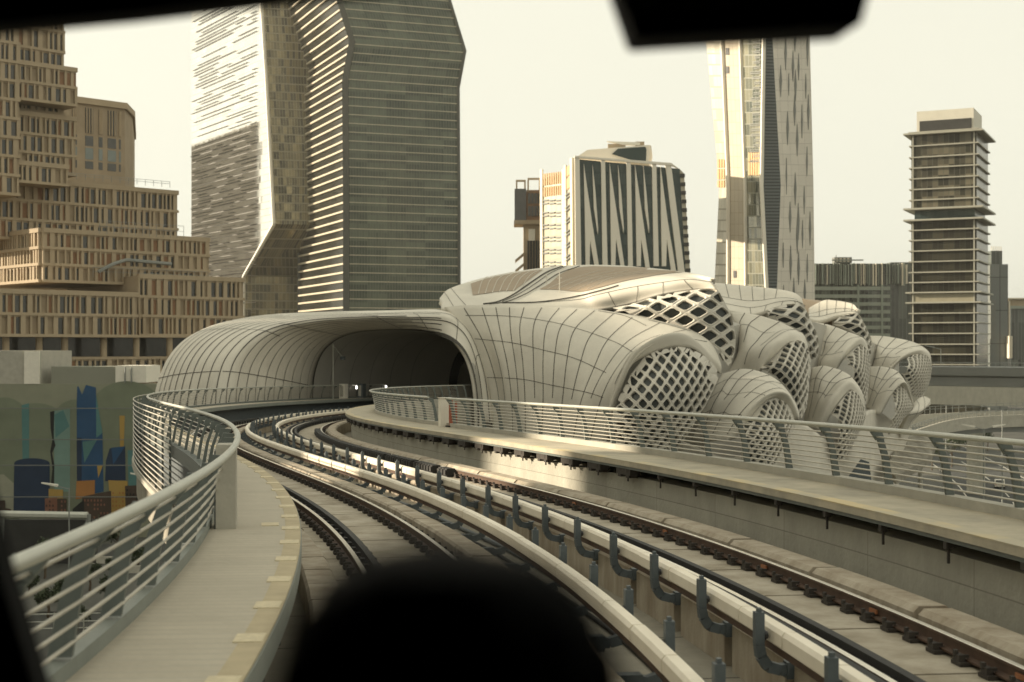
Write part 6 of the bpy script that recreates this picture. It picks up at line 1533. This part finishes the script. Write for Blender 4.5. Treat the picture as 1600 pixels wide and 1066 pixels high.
# passenger seated in front, seen from behind
M_cloth = mat('dark_clothing', (.012, .012, .012), .9, .2, 8, .1)
M_skin = mat('skin', (.16, .10, .07), .6, .1, 8)
M_hair = mat('black_hair', (.006, .005, .005), .6, .4, 40, .4, spec=.2)
HX, HY, HZ = -.037, .72, ZE - .196
def body():
    me = bpy.data.meshes.new('person'); J = {}
    V = [(0, .02, -.62, .15, .12), (0, .01, -.42, .16, .115), (0, 0, -.27, .17, .11), (0, -.005, -.19, .11, .085), (0, 0, -.12, .055, .055), (0, .005, -.05, .058, .062), (0, .01, .0, .072, .085), (0, .005, .05, .074, .09), (0, .0, .09, .05, .062),
         (-.17, 0, -.24, .062, .06), (-.235, .04, -.42, .05, .05), (-.21, .20, -.56, .042, .042), (-.12, .33, -.55, .03, .028),
         (.17, 0, -.24, .062, .06), (.235, .04, -.42, .05, .05), (.21, .20, -.56, .042, .042), (.12, .33, -.55, .03, .028),
         (-.10, .06, -.70, .10, .10), (-.12, .42, -.72, .075, .075), (-.12, .46, -1.15, .05, .05), (-.12, .58, -1.20, .04, .035),
         (.10, .06, -.70, .10, .10), (.12, .42, -.72, .075, .075), (.12, .46, -1.15, .05, .05), (.12, .58, -1.20, .04, .035)]
    E_ = [(0, 1), (1, 2), (2, 3), (3, 4), (4, 5), (5, 6), (6, 7), (7, 8), (2, 9), (9, 10), (10, 11), (11, 12), (2, 13), (13, 14), (14, 15), (15, 16), (0, 17), (17, 18), (18, 19), (19, 20), (0, 21), (21, 22), (22, 23), (23, 24)]
    # five fingers on each hand, curled forward
    for h, sx in ((12, -1), (16, 1)):
        bx_ = V[h]
        for k in range(5):
            i = len(V); ox = (-.03 + .017 * k); th_ = k == (4 if sx < 0 else 0)
            L_ = .035 if th_ else (.075, .085, .09, .085, .07)[k]
            V.append((bx_[0] + ox * 1.2, bx_[1] + (.02 if th_ else .045), bx_[2], .010, .010)); V.append((bx_[0] + ox * 1.25, bx_[1] + .045 + L_ * .55, bx_[2] + .004, .009, .009)); V.append((bx_[0] + ox * 1.25, bx_[1] + .045 + L_, bx_[2] - .015, .008, .008))
            E_ += [(h, i), (i, i + 1), (i + 1, i + 2)]
    me.from_pydata([(HX + x, HY + y, HZ + z) for x, y, z, _, _ in V], E_, [])
    o = bpy.data.objects.new('person', me); COL.objects.link(o)
    sk_ = o.modifiers.new('skin', 'SKIN')
    if not me.skin_vertices: me.attributes
    bm = bmesh.new(); bm.from_mesh(me); lay_ = bm.verts.layers.skin.verify()
    bm.verts.ensure_lookup_table()
    for i, v in enumerate(bm.verts): v[lay_].radius = (V[i][3], V[i][4]); v[lay_].use_root = (i == 0)
    bm.to_mesh(me); bm.free()
    sb_ = o.modifiers.new('sub', 'SUBSURF'); sb_.levels = 2; sb_.render_levels = 2
    me.materials.append(M_skin); return o
PS = body(); tag(PS, 'dark-haired person sitting with their back to the camera, head blurred in the foreground', 'person')
def lath(name, prof, m, parent, n=28, jig=0.0, sy=1.0):
    mb = MB(); rnd = random.Random(3); G_ = []
    for (z, r) in prof:
        G_.append([(HX + math.cos(2 * math.pi * k / n) * r * (1 + rnd.uniform(-jig, jig) + (.045 * math.sin(k * .63 + 1.1) + .03 * math.sin(k * 1.47 + z * 40)) * (jig > 0)), HY + .003 + math.sin(2 * math.pi * k / n) * r * sy, HZ + z) for k in range(n + 1)])
    mb.grid(G_, 0); o = mb.build(name, m, None, smooth=True, weld=True, recalc=True); o.parent = parent; return o
hair = lath('hair', [(-.10, .064), (-.08, .078), (-.05, .087), (-.02, .091), (.01, .090), (.04, .084), (.062, .075), (.078, .063), (.089, .047), (.095, .026), (.097, .003)], M_hair, PS, 30, .05, 1.2)
for sx in (-1, 1):
    mb = MB(); c_ = Vector((HX + sx * .092, HY + .0, HZ - .02)); mb.tube([c_ + Vector((-sx * .012, .01, -.028)), c_ + Vector((sx * .004, 0, -.015)), c_ + Vector((sx * .010, -.008, .012)), c_ + Vector((sx * .002, .004, .030))], [.008, .014, .016, .008], 8); e = mb.build('ear', M_skin, None, smooth=True); e.parent = PS
# face on the far side: nose and eyes
mb = MB(); mb.tube([(HX, HY + .09, HZ + .01), (HX, HY + .112, HZ - .028), (HX, HY + .09, HZ - .036)], [.008, .014, .008], 8); e = mb.build('nose', M_skin, None, smooth=True); e.parent = PS
for sx in (-1, 1):
    mb = MB(); mb.tube([(HX + sx * .03 - .012, HY + .084, HZ), (HX + sx * .03, HY + .09, HZ), (HX + sx * .03 + .012, HY + .084, HZ)], [.003, .008, .003], 8); e = mb.build('eye', M_white, None, smooth=True); e.parent = PS
mb = MB(); mb.tube([(HX - .022, HY + .078, HZ - .066), (HX, HY + .086, HZ - .066), (HX + .022, HY + .078, HZ - .066)], [.003, .006, .003], 8); e = mb.build('mouth', M_rust, None, smooth=True); e.parent = PS
jk = MB(); G_ = []
for (z, rx, ry) in ((-.70, .20, .15), (-.55, .195, .145), (-.40, .20, .15), (-.28, .235, .13), (-.225, .22, .115), (-.185, .14, .095), (-.15, .075, .072), (-.125, .068, .068)):
    G_.append([(HX + math.cos(2 * math.pi * k / 28) * rx, HY + .005 + math.sin(2 * math.pi * k / 28) * ry, HZ + z) for k in range(29)])
jk.grid(G_, 0); e = jk.build('jacket', M_cloth, None, smooth=True, weld=True, recalc=True); e.parent = PS
# the seat that carries the passenger
t = thing('cab_seat', 'dark seat under the passenger', 'seat', (HX, HY, z0))
mb = MB(); mb.box(HX - .24, HX + .24, HY - .12, HY + .42, HZ - .88, HZ - .80); mb.build('cushion', M_cloth, t)
mb = MB(); mb.box(HX - .24, HX + .24, HY - .24, HY - .16, HZ - .85, HZ - .34); mb.build('backrest', M_cloth, t)
mb = MB(); mb.tube([(HX, HY + .12, z0), (HX, HY + .12, HZ - .88)], .06, 10); mb.build('pedestal', M_cab, t)
# ---------------------------------------------------------------- dusty air
mb = MB(); mb.box(-1500, 1500, -300, 1500, -1.0, 330)
m = bpy.data.materials.new('dusty_air'); m.use_nodes = True; nt_ = m.node_tree
nt_.nodes.remove(nt_.nodes['Principled BSDF']); pv = nt_.nodes.new('ShaderNodeVolumePrincipled'); pv.inputs['Color'].default_value = (.96, .92, .80, 1); pv.inputs['Density'].default_value = .00007; pv.inputs['Anisotropy'].default_value = .3
nt_.links.new(pv.outputs[0], nt_.nodes['Material Output'].inputs['Volume'])
tag(mb.build('haze', m), kind='stuff')
